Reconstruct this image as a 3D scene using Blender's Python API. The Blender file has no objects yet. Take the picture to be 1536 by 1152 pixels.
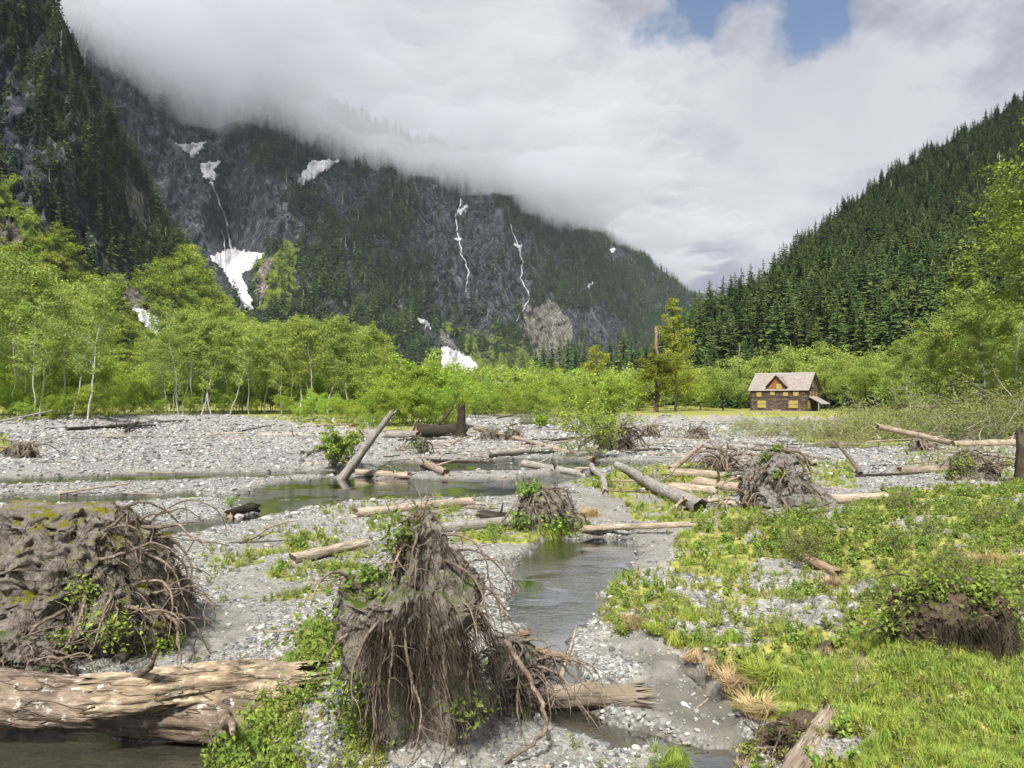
import bpy, math, random
import numpy as np
from mathutils import Vector, Matrix, Euler
R = np.random.default_rng(11); random.seed(11)
sc = bpy.context.scene
C = sc.collection
FOC, CAMZ, PITCH = 1109.0, 4.0, math.atan(22 / 1109.0)

# ---------------------------------------------------------------- measuring help: where a line of sight meets the land
def ray(px, py):
    u = (np.asarray(px, float) - 768) / FOC; v = (576 - np.asarray(py, float)) / FOC
    y = math.cos(PITCH) - v * math.sin(PITCH); z = math.sin(PITCH) + v * math.cos(PITCH)
    return u / y, z / y
def P(px, py, d):
    a, b = ray(px, py); d = np.asarray(d, float)
    return np.stack([a * d, d + 0 * a, CAMZ + b * d], -1)
def flat(px, py, z=0.0):
    a, b = ray(px, py); d = (z - CAMZ) / b
    return float(a * d), float(d)
def proj(p):
    x, y, z = p[..., 0], np.maximum(p[..., 1], .01), p[..., 2] - CAMZ
    f = y * math.cos(PITCH) + z * math.sin(PITCH); v = -y * math.sin(PITCH) + z * math.cos(PITCH)
    return 768 + FOC * x / f, 576 - FOC * v / f

# ---------------------------------------------------------------- noise
_pg = np.random.default_rng(3)
_perm = np.concatenate([_pg.permutation(256)] * 3)
_grad = _pg.normal(size=(256, 3)); _grad = (_grad / np.linalg.norm(_grad, axis=1)[:, None]).astype(np.float32); _perm = _perm.astype(np.int32)
def perlin(p):
    p = np.asarray(p, float); i = np.floor(p).astype(np.int32); f = (p - i).astype(np.float32); i &= 255
    u = f * f * f * (f * (f * 6 - 15) + 10); out = 0
    for a in (0, 1):
        for b in (0, 1):
            for c in (0, 1):
                h = _perm[_perm[_perm[i[..., 0] + a] + i[..., 1] + b] + i[..., 2] + c]
                g = _grad[h]; d = g[..., 0] * (f[..., 0] - a) + g[..., 1] * (f[..., 1] - b) + g[..., 2] * (f[..., 2] - c)
                w = (u[..., 0] if a else 1 - u[..., 0]) * (u[..., 1] if b else 1 - u[..., 1]) * (u[..., 2] if c else 1 - u[..., 2])
                out = out + w * d
    return out * 1.6
def fbm(p, o=4, g=.5, l=2.03):
    p = np.asarray(p, float); s = 0; a = 1
    for k in range(o): s = s + a * perlin(p + 17.3 * k); p = p * l; a *= g
    return s
def fbm2(x, y, sc_=1., o=4, seed=0.): return fbm(np.stack([np.asarray(x) * sc_, np.asarray(y) * sc_, np.full(np.shape(x), seed)], -1), o)
def ridged(p, o=4):
    p = np.asarray(p, float); s = 0; a = 1
    for k in range(o): s = s + a * (1 - 2 * np.abs(perlin(p + 9.1 * k))); p = p * 2.07; a *= .5
    return s
def sdist(poly, x, y):                                   # signed distance to a polygon, positive inside
    x = np.asarray(x, float); y = np.asarray(y, float); d = np.full(x.shape, 1e9); ins = np.zeros(x.shape, bool); n = len(poly)
    for i in range(n):
        ax, ay = poly[i]; bx, by = poly[(i + 1) % n]; ex, ey = bx - ax, by - ay
        t = np.clip(((x - ax) * ex + (y - ay) * ey) / (ex * ex + ey * ey + 1e-12), 0, 1)
        d = np.minimum(d, np.hypot(x - ax - t * ex, y - ay - t * ey))
        if ay != by: ins ^= ((ay > y) != (by > y)) & (x < (bx - ax) * (y - ay) / (by - ay) + ax)
    return np.where(ins, d, -d)
def sstep(a, b, x): t = np.clip((x - a) / (b - a), 0, 1); return t * t * (3 - 2 * t)

# ---------------------------------------------------------------- meshes
def mesh(name, V, F, mats=(), smooth=False, midx=None):
    me = bpy.data.meshes.new(name); V = np.asarray(V, np.float32).reshape(-1, 3)
    Fs = F if isinstance(F, list) and len(F) and isinstance(F[0], np.ndarray) else [np.asarray(F)]
    Fs = [f for f in Fs if len(f)]
    me.vertices.add(len(V)); me.vertices.foreach_set('co', V.ravel())
    li = np.concatenate([f.ravel() for f in Fs]).astype(np.int32)
    tot = np.concatenate([np.full(len(f), f.shape[1]) for f in Fs]).astype(np.int32)
    st = np.concatenate([[0], np.cumsum(tot)[:-1]]).astype(np.int32)
    me.loops.add(len(li)); me.loops.foreach_set('vertex_index', li)
    me.polygons.add(len(tot)); me.polygons.foreach_set('loop_start', st); me.polygons.foreach_set('loop_total', tot)
    for m in mats: me.materials.append(m)
    if midx is not None: me.polygons.foreach_set('material_index', np.asarray(midx, np.int32))
    me.polygons.foreach_set('use_smooth', np.full(len(tot), smooth)); me.update(calc_edges=True)
    return me
def tag(o, label=None, cat=None, group=None, kind=None):
    for k, v in (('label', label), ('category', cat), ('group', group), ('kind', kind)):
        if v: o[k] = v
    return o
def link(name, me, parent=None, loc=(0, 0, 0)):
    o = bpy.data.objects.new(name, me); C.objects.link(o); o.location = loc
    if parent: o.parent = parent
    return o
class MB:
    def __init__(s): s.V = []; s.T = []; s.Q = []; s.n = 0; s.mt = []; s.mq = []
    def add(s, V, F, m=0):
        V = np.asarray(V, float).reshape(-1, 3); F = np.asarray(F)
        (s.T if F.shape[1] == 3 else s.Q).append(F + s.n); (s.mt if F.shape[1] == 3 else s.mq).append(np.full(len(F), m))
        s.V.append(V); s.n += len(V)
    def box(s, x0, x1, y0, y1, z0, z1, m=0):
        V = [(x, y, z) for z in (z0, z1) for y in (y0, y1) for x in (x0, x1)]
        s.add(V, [(0, 2, 3, 1), (4, 5, 7, 6), (0, 1, 5, 4), (2, 6, 7, 3), (0, 4, 6, 2), (1, 3, 7, 5)], m)
    def tube(s, pts, rad, n=6, m=0, jit=0.):
        pts = np.asarray(pts, float); rad = np.asarray(rad, float) * np.ones(len(pts)); k = len(pts)
        t = np.gradient(pts, axis=0); t /= np.linalg.norm(t, axis=1)[:, None] + 1e-9
        ref = np.array([0, 0, 1.]) if abs(t[:, 2]).mean() < .8 else np.array([1., 0, 0])
        a = np.cross(t, ref); a /= np.linalg.norm(a, axis=1)[:, None] + 1e-9; b = np.cross(t, a)
        th = np.arange(n) * 2 * math.pi / n
        r = rad[:, None] * (1 + jit * R.normal(size=(k, n))) if jit else rad[:, None] * np.ones((1, n))
        V = pts[:, None] + (a[:, None] * np.cos(th)[None, :, None] + b[:, None] * np.sin(th)[None, :, None]) * r[..., None]
        V = V.reshape(-1, 3); i = np.arange(k - 1)[:, None] * n; j = np.arange(n)[None]; j2 = (j + 1) % n
        s.add(np.vstack([V]), np.stack([i + j, i + j2, i + n + j2, i + n + j], -1).reshape(-1, 4), m)
        e = s.n - n; s.V.append(pts[-1:]); s.T.append(np.array([(e + q, e + (q + 1) % n, s.n) for q in range(n)])); s.mt.append(np.full(n, m)); s.n += 1
    def mesh(s, name, mats, smooth=False):
        return mesh(name, np.vstack(s.V), ([np.vstack(s.T)] if s.T else []) + ([np.vstack(s.Q)] if s.Q else []), mats, smooth,
                    np.concatenate(s.mt + s.mq))
    def build(s, name, mats, parent=None, smooth=False, loc=(0, 0, 0)):
        return link(name, s.mesh(name, mats if isinstance(mats, (list, tuple)) else [mats], smooth), parent, loc)

# ---------------------------------------------------------------- materials
def newmat(name):
    m = bpy.data.materials.new(name); m.use_nodes = True; nt = m.node_tree; nt.nodes.clear()
    return m, nt
class N:
    def __init__(s, nt): s.nt = nt
    def n(s, t, **kw):
        x = s.nt.nodes.new(t)
        for k, v in kw.items():
            if k.startswith('i_'):
                key = k[2:]; key = int(key) if key.isdigit() else key.replace('_', ' ')
                s.put(x.inputs[key], v)
            else: setattr(x, k, v)
        return x
    def put(s, sock, v):
        if isinstance(v, bpy.types.NodeSocket): s.nt.links.new(v, sock)
        elif isinstance(v, bpy.types.Node): s.nt.links.new(v.outputs[0], sock)
        else:
            if isinstance(v, (tuple, list)) and len(v) == 3 and sock.type == 'RGBA': v = (*v, 1)
            sock.default_value = v
    def math(s, op, a, b=0., c=0., clamp=False):
        x = s.n('ShaderNodeMath', operation=op, use_clamp=clamp); s.put(x.inputs[0], a); s.put(x.inputs[1], b); s.put(x.inputs[2], c); return x.outputs[0]
    def mix(s, f, a, b, mode='MIX'):
        x = s.n('ShaderNodeMix', data_type='RGBA', blend_type=mode); s.put(x.inputs[0], f); s.put(x.inputs[6], a); s.put(x.inputs[7], b); return x.outputs[2]
    def noise(s, vec, scale, detail=4, rough=.6, out=0):
        x = s.n('ShaderNodeTexNoise'); s.put(x.inputs['Scale'], scale); x.inputs['Detail'].default_value = detail; x.inputs['Roughness'].default_value = rough
        if vec is not None: s.put(x.inputs['Vector'], vec)
        return x.outputs[out]
    def voro(s, vec, scale, feature='F1', out='Distance'):
        x = s.n('ShaderNodeTexVoronoi', feature=feature); x.inputs['Scale'].default_value = scale
        if vec is not None: s.put(x.inputs['Vector'], vec)
        return x.outputs[out]
    def ramp(s, f, stops):
        x = s.n('ShaderNodeValToRGB'); s.put(x.inputs[0], f); e = x.color_ramp.elements
        while len(e) < len(stops): e.new(.5)
        for q, (p, c) in zip(e, stops): q.position = p; q.color = (*c, 1) if len(c) == 3 else c
        return x.outputs[0]
    def mrange(s, v, a, b, c=0., d=1.):
        x = s.n('ShaderNodeMapRange'); 
        for i, q in enumerate((v, a, b, c, d)): s.put(x.inputs[i], q)
        return x.outputs[0]
    def scalev(s, vec, v):
        x = s.n('ShaderNodeVectorMath', operation='MULTIPLY'); s.put(x.inputs[0], vec); x.inputs[1].default_value = v; return x.outputs[0]
    def bump(s, h, strength=.5, dist=.1):
        x = s.n('ShaderNodeBump'); x.inputs['Strength'].default_value = strength; x.inputs['Distance'].default_value = dist; s.put(x.inputs['Height'], h); return x.outputs[0]
    def out(s, sh, disp=None):
        o = s.n('ShaderNodeOutputMaterial'); s.put(o.inputs['Surface'], sh)
    def bsdf(s, col, rough=.9, normal=None, spec=.2, **kw):
        b = s.n('ShaderNodeBsdfPrincipled'); s.put(b.inputs['Base Color'], col); s.put(b.inputs['Roughness'], rough); b.inputs['Specular IOR Level'].default_value = spec
        if normal is not None: s.put(b.inputs['Normal'], normal)
        for k, v in kw.items(): s.put(b.inputs[k.replace('_', ' ')], v)
        return b
def leafmat(name, c1, c2, trans=.35, var=.25, hue=.03, c3=None, patch=.25):
    m, nt = newmat(name); g = N(nt)
    oi = g.n('ShaderNodeObjectInfo'); geo = g.n('ShaderNodeNewGeometry')
    rp = geo.outputs['Random Per Island']
    col = g.mix(rp, c1, c2)
    if c3:
        pn = g.noise(g.n('ShaderNodeTexCoord').outputs['Object'], patch, 3)
        col = g.mix(g.mrange(pn, .48, .62), col, c3)
    hs = g.n('ShaderNodeHueSaturation'); g.put(hs.inputs['Color'], col)
    g.put(hs.inputs['Hue'], g.mrange(oi.outputs['Random'], 0, 1, .5 - hue, .5 + hue))
    r2 = g.math('FRACT', g.math('MULTIPLY', oi.outputs['Random'], 7.31))
    g.put(hs.inputs['Value'], g.mrange(r2, 0, 1, 1 - var, 1 + var))
    d = g.n('ShaderNodeBsdfDiffuse'); g.put(d.inputs[0], hs.outputs[0]); t = g.n('ShaderNodeBsdfTranslucent'); g.put(t.inputs[0], hs.outputs[0])
    x = g.n('ShaderNodeMixShader'); x.inputs[0].default_value = trans; g.put(x.inputs[1], d.outputs[0]); g.put(x.inputs[2], t.outputs[0])
    g.out(x.outputs[0]); return m
def woodmat(name, c_dark, c_mid, c_light, along=(1.2, 14, 14), bark=0., bstr=.6, lichen=0., crack=.55):
    m, nt = newmat(name); g = N(nt); tc = g.n('ShaderNodeTexCoord').outputs['Object']; oi = g.n('ShaderNodeObjectInfo')
    off = g.n('ShaderNodeVectorMath', operation='ADD'); g.put(off.inputs[0], tc); g.put(off.inputs[1], g.math('MULTIPLY', oi.outputs['Random'], 50.))
    v = off.outputs[0]; va = g.scalev(v, along)
    grain = g.noise(va, 1.5, 6, .7); big = g.noise(v, 1.6, 4)
    col = g.ramp(grain, [(.3, c_dark), (.5, c_mid), (.68, c_light)])
    col = g.mix(g.mrange(big, .45, .65), col, g.mix(.5, c_mid, c_dark))
    vc = g.noise(g.scalev(v, (along[0] * .8, along[1] * .7, along[2] * .7)), .8, 3, .55)
    ck = g.mrange(g.math('ABSOLUTE', g.math('SUBTRACT', vc, .5)), 0., .018, 1., 0.)
    col = g.mix(g.math('MULTIPLY', ck, crack), col, (c_dark[0] * .3, c_dark[1] * .3, c_dark[2] * .3))
    if bark: 
        bm = g.mrange(g.noise(v, 2.3, 5), .5, .56); col = g.mix(g.math('MULTIPLY', bm, bark), col, g.ramp(g.noise(va, 4, 4), [(.35, (.03, .022, .017)), (.65, (.13, .105, .085))]))
    if lichen: col = g.mix(g.mrange(g.noise(v, 9, 3), .6, .66, 0, lichen), col, (.5, .5, .46))
    hs = g.n('ShaderNodeHueSaturation'); g.put(hs.inputs['Color'], col); g.put(hs.inputs['Value'], g.mrange(oi.outputs['Random'], 0, 1, .75, 1.2))
    h = g.math('SUBTRACT', grain, g.math('MULTIPLY', ck, .6))
    g.out(g.bsdf(hs.outputs[0], .85, g.bump(h, bstr, .05))); return m
def soilmat(name, c1, c2, c3, moss=None):
    m, nt = newmat(name); g = N(nt); tc = g.n('ShaderNodeTexCoord').outputs['Object']
    n1 = g.noise(tc, 2.2, 8, .7); n2 = g.noise(tc, 14, 6, .75); n3 = g.noise(tc, 60, 4, .7)
    col = g.ramp(n1, [(.35, c1), (.52, c2), (.68, c3)]); col = g.mix(.6, col, g.ramp(n2, [(.35, tuple(x * .35 for x in c1)), (.6, c3)]))
    col = g.mix(.3, col, g.ramp(n3, [(.4, c1), (.6, c3)]))
    if moss:
        geo = g.n('ShaderNodeNewGeometry'); sx = g.n('ShaderNodeSeparateXYZ'); g.put(sx.inputs[0], geo.outputs['Normal'])
        mm = g.math('MULTIPLY', g.mrange(sx.outputs[2], .35, .85), g.mrange(g.noise(tc, 3, 4), moss[1], moss[1] + .08)); col = g.mix(mm, col, g.mix(n2, moss[0], tuple(x * .5 for x in moss[0])))
    h = g.math('ADD', g.math('MULTIPLY', n2, .7), g.math('MULTIPLY', n3, .3))
    g.out(g.bsdf(col, .95, g.bump(h, .9, .12), .1)); return m
M = {}
M['leaf_alder'] = leafmat('alder_leaf', (.22, .31, .055), (.45, .53, .14), .42, .16, .012)
M['leaf_bush'] = leafmat('willow_leaf', (.22, .34, .045), (.44, .55, .1), .42, .16, .015)
M['leaf_gold'] = leafmat('cottonwood_leaf', (.23, .26, .035), (.44, .44, .08), .35, .12, .01)
M['leaf_cotton'] = leafmat('cottonwood_leaf_green', (.15, .21, .035), (.32, .39, .08), .35, .12, .01)
M['leaf_olive'] = leafmat('mossy_leaf', (.09, .12, .015), (.26, .29, .045), .3, .15, .015)
M['needle'] = leafmat('fir_needle', (.028, .06, .02), (.12, .175, .05), .16, .42, .035)
M['needle_light'] = leafmat('light_fir_needle', (.055, .095, .03), (.16, .215, .065), .2, .35, .03)
M['needle_far'] = leafmat('far_fir_needle', (.032, .066, .02), (.1, .16, .045), .12, .5, .035)
M['leaf_slope'] = leafmat('slope_brush_leaf', (.24, .36, .035), (.52, .6, .09), .35, .25, .02)
M['grass'] = leafmat('grass_blade', (.2, .3, .045), (.43, .5, .12), .38, .2, .03)
M['weed'] = leafmat('weed_leaf', (.14, .235, .04), (.34, .43, .1), .38, .22, .02)
M['weed_pale'] = leafmat('pale_weed_leaf', (.2, .25, .06), (.4, .44, .12), .35, .25, .03)
M['dry'] = leafmat('dry_grass_blade', (.33, .25, .12), (.6, .48, .27), .25, .2, .02)
M['moss'] = leafmat('moss_frond', (.2, .2, .01), (.36, .34, .02), .2, .2, .02)
M['wood_grey'] = woodmat('weathered_grey_wood', (.15, .135, .118), (.33, .305, .27), (.54, .505, .455))
M['wood_tan'] = woodmat('bare_tan_wood', (.15, .115, .08), (.38, .31, .235), (.6, .53, .43))
M['wood_bark'] = woodmat('barked_wood', (.07, .05, .035), (.22, .165, .12), (.43, .36, .29), (1.5, 7, 7), .6, .9, .7)
M['wood_orange'] = woodmat('orange_rotten_wood', (.12, .085, .055), (.35, .255, .16), (.58, .48, .33))
M['wood_dark'] = woodmat('dark_mossy_wood', (.012, .01, .008), (.05, .04, .03), (.12, .1, .07))
M['birchy'] = woodmat('pale_alder_bark', (.2, .2, .17), (.46, .45, .4), (.7, .69, .63), (6, 6, 1.2), 0, .3, .4)
M['trunk'] = woodmat('brown_tree_bark', (.02, .016, .012), (.07, .055, .04), (.15, .12, .09), (6, 6, 1.2))
M['snagw'] = woodmat('snag_wood', (.09, .055, .035), (.24, .16, .11), (.5, .42, .34), (6, 6, 1.2))
M['root'] = woodmat('dry_root_bark', (.075, .056, .04), (.2, .155, .115), (.36, .3, .235), (8, 8, 8), crack=.2)
M['root_pale'] = woodmat('pale_root_wood', (.15, .12, .09), (.32, .27, .21), (.52, .45, .37), (8, 8, 8), crack=.2)
M['root_dark'] = woodmat('damp_root_bark', (.02, .015, .012), (.075, .058, .042), (.17, .135, .1), (8, 8, 8), crack=.2)
M['soil'] = soilmat('root_soil', (.075, .062, .048), (.21, .18, .145), (.4, .36, .3), ((.10, .17, .02), .5))
M['soil_mossy'] = soilmat('mossy_root_soil', (.075, .062, .05), (.22, .19, .155), (.43, .39, .335), ((.26, .25, .012), .5))
M['soil_turf'] = soilmat('turfy_root_soil', (.09, .078, .06), (.24, .21, .17), (.44, .4, .33), ((.13, .18, .03), .46))
M['soil_brown'] = soilmat('brown_bank_soil', (.05, .034, .022), (.14, .1, .066), (.28, .215, .15), ((.12, .17, .03), .48))
M['soil_grey'] = soilmat('grey_root_soil', (.09, .08, .07), (.24, .22, .195), (.42, .395, .36))

M['wood_gold'] = woodmat('golden_barked_wood', (.09, .065, .045), (.36, .28, .19), (.72, .6, .42), (1.3, 9, 9), .45, 1., .8)
# stones: one colour per stone
m, nt = newmat('river_stone'); g = N(nt); oi = g.n('ShaderNodeObjectInfo'); rr = oi.outputs['Random']
tc = g.n('ShaderNodeTexCoord').outputs['Object']
col = g.ramp(rr, [(0, (.08, .084, .09)), (.2, (.16, .165, .17)), (.45, (.27, .27, .265)), (.68, (.36, .355, .34)), (.84, (.5, .49, .465)), (.88, (.4, .32, .25)), (.95, (.33, .36, .37)), (1, (.72, .71, .68))])
col = g.mix(.35, col, g.ramp(g.noise(tc, 3, 5), [(.35, (.1, .1, .1)), (.65, (.6, .59, .57))]), 'OVERLAY')
g.out(g.bsdf(col, .8, g.bump(g.noise(tc, 5, 4), .3, .1))); M['stone'] = m

# water
m, nt = newmat('stream_water'); g = N(nt); geo = g.n('ShaderNodeNewGeometry').outputs['Position']
w1 = g.noise(g.scalev(geo, (1, 1.6, 1)), 3.2, 3); w2 = g.noise(g.scalev(geo, (1, 1.3, 1)), 12, 3)
calm = g.mrange(g.noise(geo, .35, 2), .42, .56)
hh = g.math('MULTIPLY', g.math('ADD', w1, g.math('MULTIPLY', w2, .5)), g.math('MULTIPLY_ADD', calm, .9, .1))
bp = g.bump(hh, .5, .045); b = g.n('ShaderNodeBsdfDiffuse'); b.inputs[0].default_value = (.1, .094, .07, 1); gl = g.n('ShaderNodeBsdfGlossy'); gl.inputs['Roughness'].default_value = .04; g.put(gl.inputs['Normal'], bp)
tr = g.n('ShaderNodeBsdfTransparent'); tr.inputs[0].default_value = (.72, .74, .62, 1)
fr = g.n('ShaderNodeFresnel'); fr.inputs['IOR'].default_value = 1.36; g.put(fr.inputs['Normal'], bp)
mx = g.n('ShaderNodeMixShader'); mx.inputs[0].default_value = .5; g.put(mx.inputs[1], tr.outputs[0]); g.put(mx.inputs[2], b.outputs[0])
m2 = g.n('ShaderNodeMixShader'); g.put(m2.inputs[0], g.math('MULTIPLY', fr.outputs[0], 3.6, clamp=True)); g.put(m2.inputs[1], mx.outputs[0]); g.put(m2.inputs[2], gl.outputs[0])
g.out(m2.outputs[0]); M['water'] = m

# ground: gravel / silt / turf, zones stored per vertex (r green, g silt, b wet)
m, nt = newmat('valley_ground'); g = N(nt); geo = g.n('ShaderNodeNewGeometry').outputs['Position']
at = g.n('ShaderNodeAttribute', attribute_name='zone'); sp = g.n('ShaderNodeSeparateColor'); g.put(sp.inputs[0], at.outputs['Color'])
green, silt, wet = sp.outputs[0], sp.outputs[1], sp.outputs[2]
vc = g.voro(geo, 16, 'F1', 'Color'); vs = g.n('ShaderNodeSeparateColor'); g.put(vs.inputs[0], vc)
vc2 = g.voro(geo, 5.5, 'F1', 'Color'); vs2 = g.n('ShaderNodeSeparateColor'); g.put(vs2.inputs[0], vc2)
stones = [(0, (.1, .1, .1)), (.3, (.22, .22, .215)), (.6, (.36, .355, .34)), (.85, (.5, .49, .46)), (1, (.72, .7, .66))]
gc = g.mix(.45, g.ramp(vs.outputs[0], stones), g.ramp(vs2.outputs[0], stones))
big = g.noise(geo, .35, 5)
gc = g.mix(g.mrange(big, .35, .7, 0, .45), gc, (.46, .44, .4))
dd = g.voro(geo, 16); d2 = g.voro(geo, 5.5)
gc = g.mix(g.mrange(dd, .4, .75, 0, .7), gc, (.07, .065, .058))
sl = g.ramp(g.noise(geo, 2.5, 6), [(.3, (.17, .158, .138)), (.5, (.25, .235, .21)), (.7, (.34, .32, .29))])
sl = g.mix(.25, sl, g.ramp(g.noise(geo, 45, 3), [(.4, (.1, .09, .08)), (.62, (.42, .4, .37))]))
tf = g.ramp(g.noise(geo, 3.5, 6, .7), [(.34, (.1, .08, .05)), (.46, (.2, .22, .05)), (.56, (.33, .33, .07)), (.7, (.45, .38, .21))])
col = g.mix(silt, gc, sl); col = g.mix(g.mrange(g.math('ADD', green, g.math('MULTIPLY_ADD', g.noise(geo, 6, 5), .8, -.4)), .35, .6), col, tf)
gn = g.n('ShaderNodeNewGeometry').outputs['Normal']; sx = g.n('ShaderNodeSeparateXYZ'); g.put(sx.inputs[0], gn)
col = g.mix(g.math('MULTIPLY', g.mrange(sx.outputs[2], .93, .8, 0, 1), green), col, g.ramp(g.noise(geo, 8, 5), [(.35, (.035, .026, .018)), (.65, (.17, .13, .09))]))
col = g.mix(g.math('MULTIPLY', wet, .75), col, (.075, .066, .046))
hgt = g.math('ADD', g.math('MULTIPLY', g.math('SUBTRACT', 1., dd), g.math('SUBTRACT', 1.0, silt)), g.math('MULTIPLY', g.noise(geo, 9, 5), .6))
g.out(g.bsdf(col, g.mrange(wet, 0, 1, .92, .45), g.bump(hgt, .6, .06), .25)); M['ground'] = m

# mountain rock (r bare rock, g meadow, b tan)
m, nt = newmat('mountain_side'); g = N(nt); geo = g.n('ShaderNodeNewGeometry').outputs['Position']
at = g.n('ShaderNodeAttribute', attribute_name='zone'); sp = g.n('ShaderNodeSeparateColor'); g.put(sp.inputs[0], at.outputs['Color'])
st = g.scalev(geo, (1, 1, .35)); n1 = g.noise(st, .022, 10, .7); n2 = g.noise(st, .15, 6, .7)
rk = g.mix(.5, g.ramp(n1, [(.36, (.008, .011, .019)), (.49, (.034, .04, .06)), (.57, (.1, .108, .138)), (.68, (.42, .42, .43))]), g.ramp(n2, [(.4, (.008, .01, .015)), (.52, (.085, .09, .11)), (.64, (.42, .42, .43))]))
un = g.ramp(n2, [(.35, (.018, .032, .012)), (.6, (.045, .075, .02)), (.75, (.11, .115, .05))])
md = g.ramp(n2, [(.35, (.1, .16, .025)), (.55, (.22, .3, .045)), (.72, (.3, .29, .12))])
tn = g.ramp(n2, [(.38, (.07, .065, .06)), (.52, (.28, .25, .21)), (.66, (.62, .58, .5))])
f = g.mrange(g.math('ADD', sp.outputs[0], g.math('MULTIPLY_ADD', n2, .9, -.45)), .4, .6)
col = g.mix(f, un, rk); col = g.mix(g.mrange(g.math('ADD', sp.outputs[1], g.math('MULTIPLY_ADD', n2, .8, -.4)), .4, .6), col, md)
col = g.mix(g.mrange(g.math('ADD', sp.outputs[2], g.math('MULTIPLY_ADD', n2, .8, -.4)), .4, .6), col, tn)
g.out(g.bsdf(col, .9, g.bump(g.math('ADD', n1, g.math('MULTIPLY', n2, .5)), 1., 30), .15)); M['rock'] = m
def simple(name, c1, c2, scale=3, rough=.8, bs=.3, bd=.05):
    m, nt = newmat(name); g = N(nt); tc = g.n('ShaderNodeTexCoord').outputs['Object']; n1 = g.noise(tc, scale, 5)
    g.out(g.bsdf(g.ramp(n1, [(.35, c1), (.65, c2)]), rough, g.bump(n1, bs, bd))); return m
M['snow'] = simple('old_snow', (.42, .42, .43), (.62, .62, .64), .06, .7, .5, 4)
M['fall'] = simple('falling_water', (.4, .42, .46), (.72, .74, .78), .2, .6)
M['boardy'] = simple('yellow_plywood', (.3, .235, .065), (.42, .34, .11), 2)
M['slate'] = simple('flat_river_rock', (.2, .2, .2), (.5, .49, .46), 6)
# ---------------------------------------------------------------- the valley floor as a height function
def W(poly, z=0.): return [flat(a, b, z) for a, b in poly]
TERR_L = W([(-3000, 690), (-600, 665), (0, 646), (150, 641), (200, 631), (300, 631), (420, 641), (500, 652), (600, 657), (690, 656), (705, 640), (700, 609), (-3000, 606)])
TERR_R = W([(945, 632), (1000, 634), (1100, 633), (1300, 634), (1400, 643), (1536, 655), (2200, 700), (4000, 780), (4000, 606), (930, 606)])
BANK_R = W([(1020, 805), (1100, 775), (1250, 772), (1340, 742), (1536, 728), (2600, 720), (3600, 1900), (1250, 2300), (1190, 1152), (1095, 1050), (1060, 1000), (985, 965), (890, 935), (925, 885), (1005, 850)])
BANK_R2 = W([(1090, 830), (1190, 800), (1340, 770), (1536, 745), (2600, 730), (3600, 1900), (1500, 2300), (1290, 1140), (1190, 1060), (1230, 930), (1330, 900), (1250, 850)])
MOUND = W([(500, 960), (620, 940), (700, 980), (720, 1100), (700, 1300), (440, 1300), (450, 1100), (480, 1020)])
GREENSTRIP = W([(420, 1010), (500, 930), (540, 1010), (520, 1300), (330, 1400), (340, 1120)])
CH = [W([(-700, 1062), (-100, 1068), (120, 1078), (300, 1092), (340, 1112), (300, 1500), (-900, 1500)]),
      W([(765, 858), (785, 822), (830, 803), (940, 800), (955, 822), (935, 860), (905, 890), (890, 925), (860, 945), (800, 950), (760, 925), (770, 880)]),
      W([(822, 985), (850, 985), (885, 1012), (870, 1050), (900, 1070), (990, 1085), (1090, 1108), (1110, 1150), (1060, 1150), (980, 1122), (890, 1092), (830, 1072), (800, 1050), (815, 1010)]), W([(800, 940), (845, 935), (862, 990), (835, 1000), (815, 975)]),
      W([(-1400, 706), (0, 714), (260, 706), (420, 705), (560, 700), (560, 708), (400, 714), (240, 719), (0, 726), (-1400, 722)]),
      W([(200, 795), (290, 775), (370, 765), (330, 742), (400, 722), (500, 712), (600, 714), (760, 716), (880, 700), (900, 712), (760, 742), (640, 744), (540, 750), (440, 765), (380, 778), (260, 800)]),
      W([(560, 692), (640, 688), (780, 684), (1000, 690), (1000, 697), (780, 704), (640, 706), (560, 706)]),
      W([(1020, 985), (1060, 1005), (1090, 1050), (1070, 1052), (1020, 1010)]),
      W([(770, 632), (840, 630), (850, 636), (770, 638)]),
      W([(-700, 738), (60, 738), (300, 734), (330, 742), (200, 752), (-700, 760)])]
CHD = [.45, .4, .42, .36, .22, .22, .2, .25, .2, .24]; CHS = [.35, .45, .3, .3, .7, .8, .7, .15, 2., .7]
WATERZ = -.13
def H(x, y):
    x = np.asarray(x, float); y = np.asarray(y, float)
    z = .05 * fbm2(x, y, .12, 3, 1.) + .04 * fbm2(x, y, .6, 3, 2.) + .03 * fbm2(x, y, 2.2, 2, 3.) + .02
    jag = fbm2(x, y, .35, 4, 5.) * 1.2; jf = fbm2(x, y, 1.4, 3, 6.) * .25
    z = z + .75 * sstep(-1.5, 3.5, sdist(TERR_L, x, y) + jag * 2)
    tr = sdist(TERR_R, x, y) + fbm2(x, y, .12, 4, 5.) * 4; z = z + 1.05 * sstep(0, 1.6, tr) + .12 * sstep(-9, 0, tr)
    z = z + .27 * sstep(-.35, .45, sdist(BANK_R, x, y) + jf * 2.2) + .36 * sstep(-.5, 1.6, sdist(BANK_R2, x, y) + jf * 3)
    z = z + (.12 * fbm2(x, y, .9, 4, 9.)) * sstep(0, 1, sdist(BANK_R, x, y))
    z = z + .3 * sstep(-.7, .9, sdist(MOUND, x, y) + jf) + .22 * sstep(-.3, .5, sdist(GREENSTRIP, x, y) + jf)
    for q, dp, s in zip(CH, CHD, CHS):
        xs = sdist(q, x, y) + jf * (1.2 if s > .3 else .6) * (1 + s); z = z - dp * sstep(-s * .8, s, xs)
    far = sstep(150, 260, y); z = z * (1 - far) + far * 1.15
    z = z + 6 * sstep(300, 1500, y)
    return z
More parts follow.
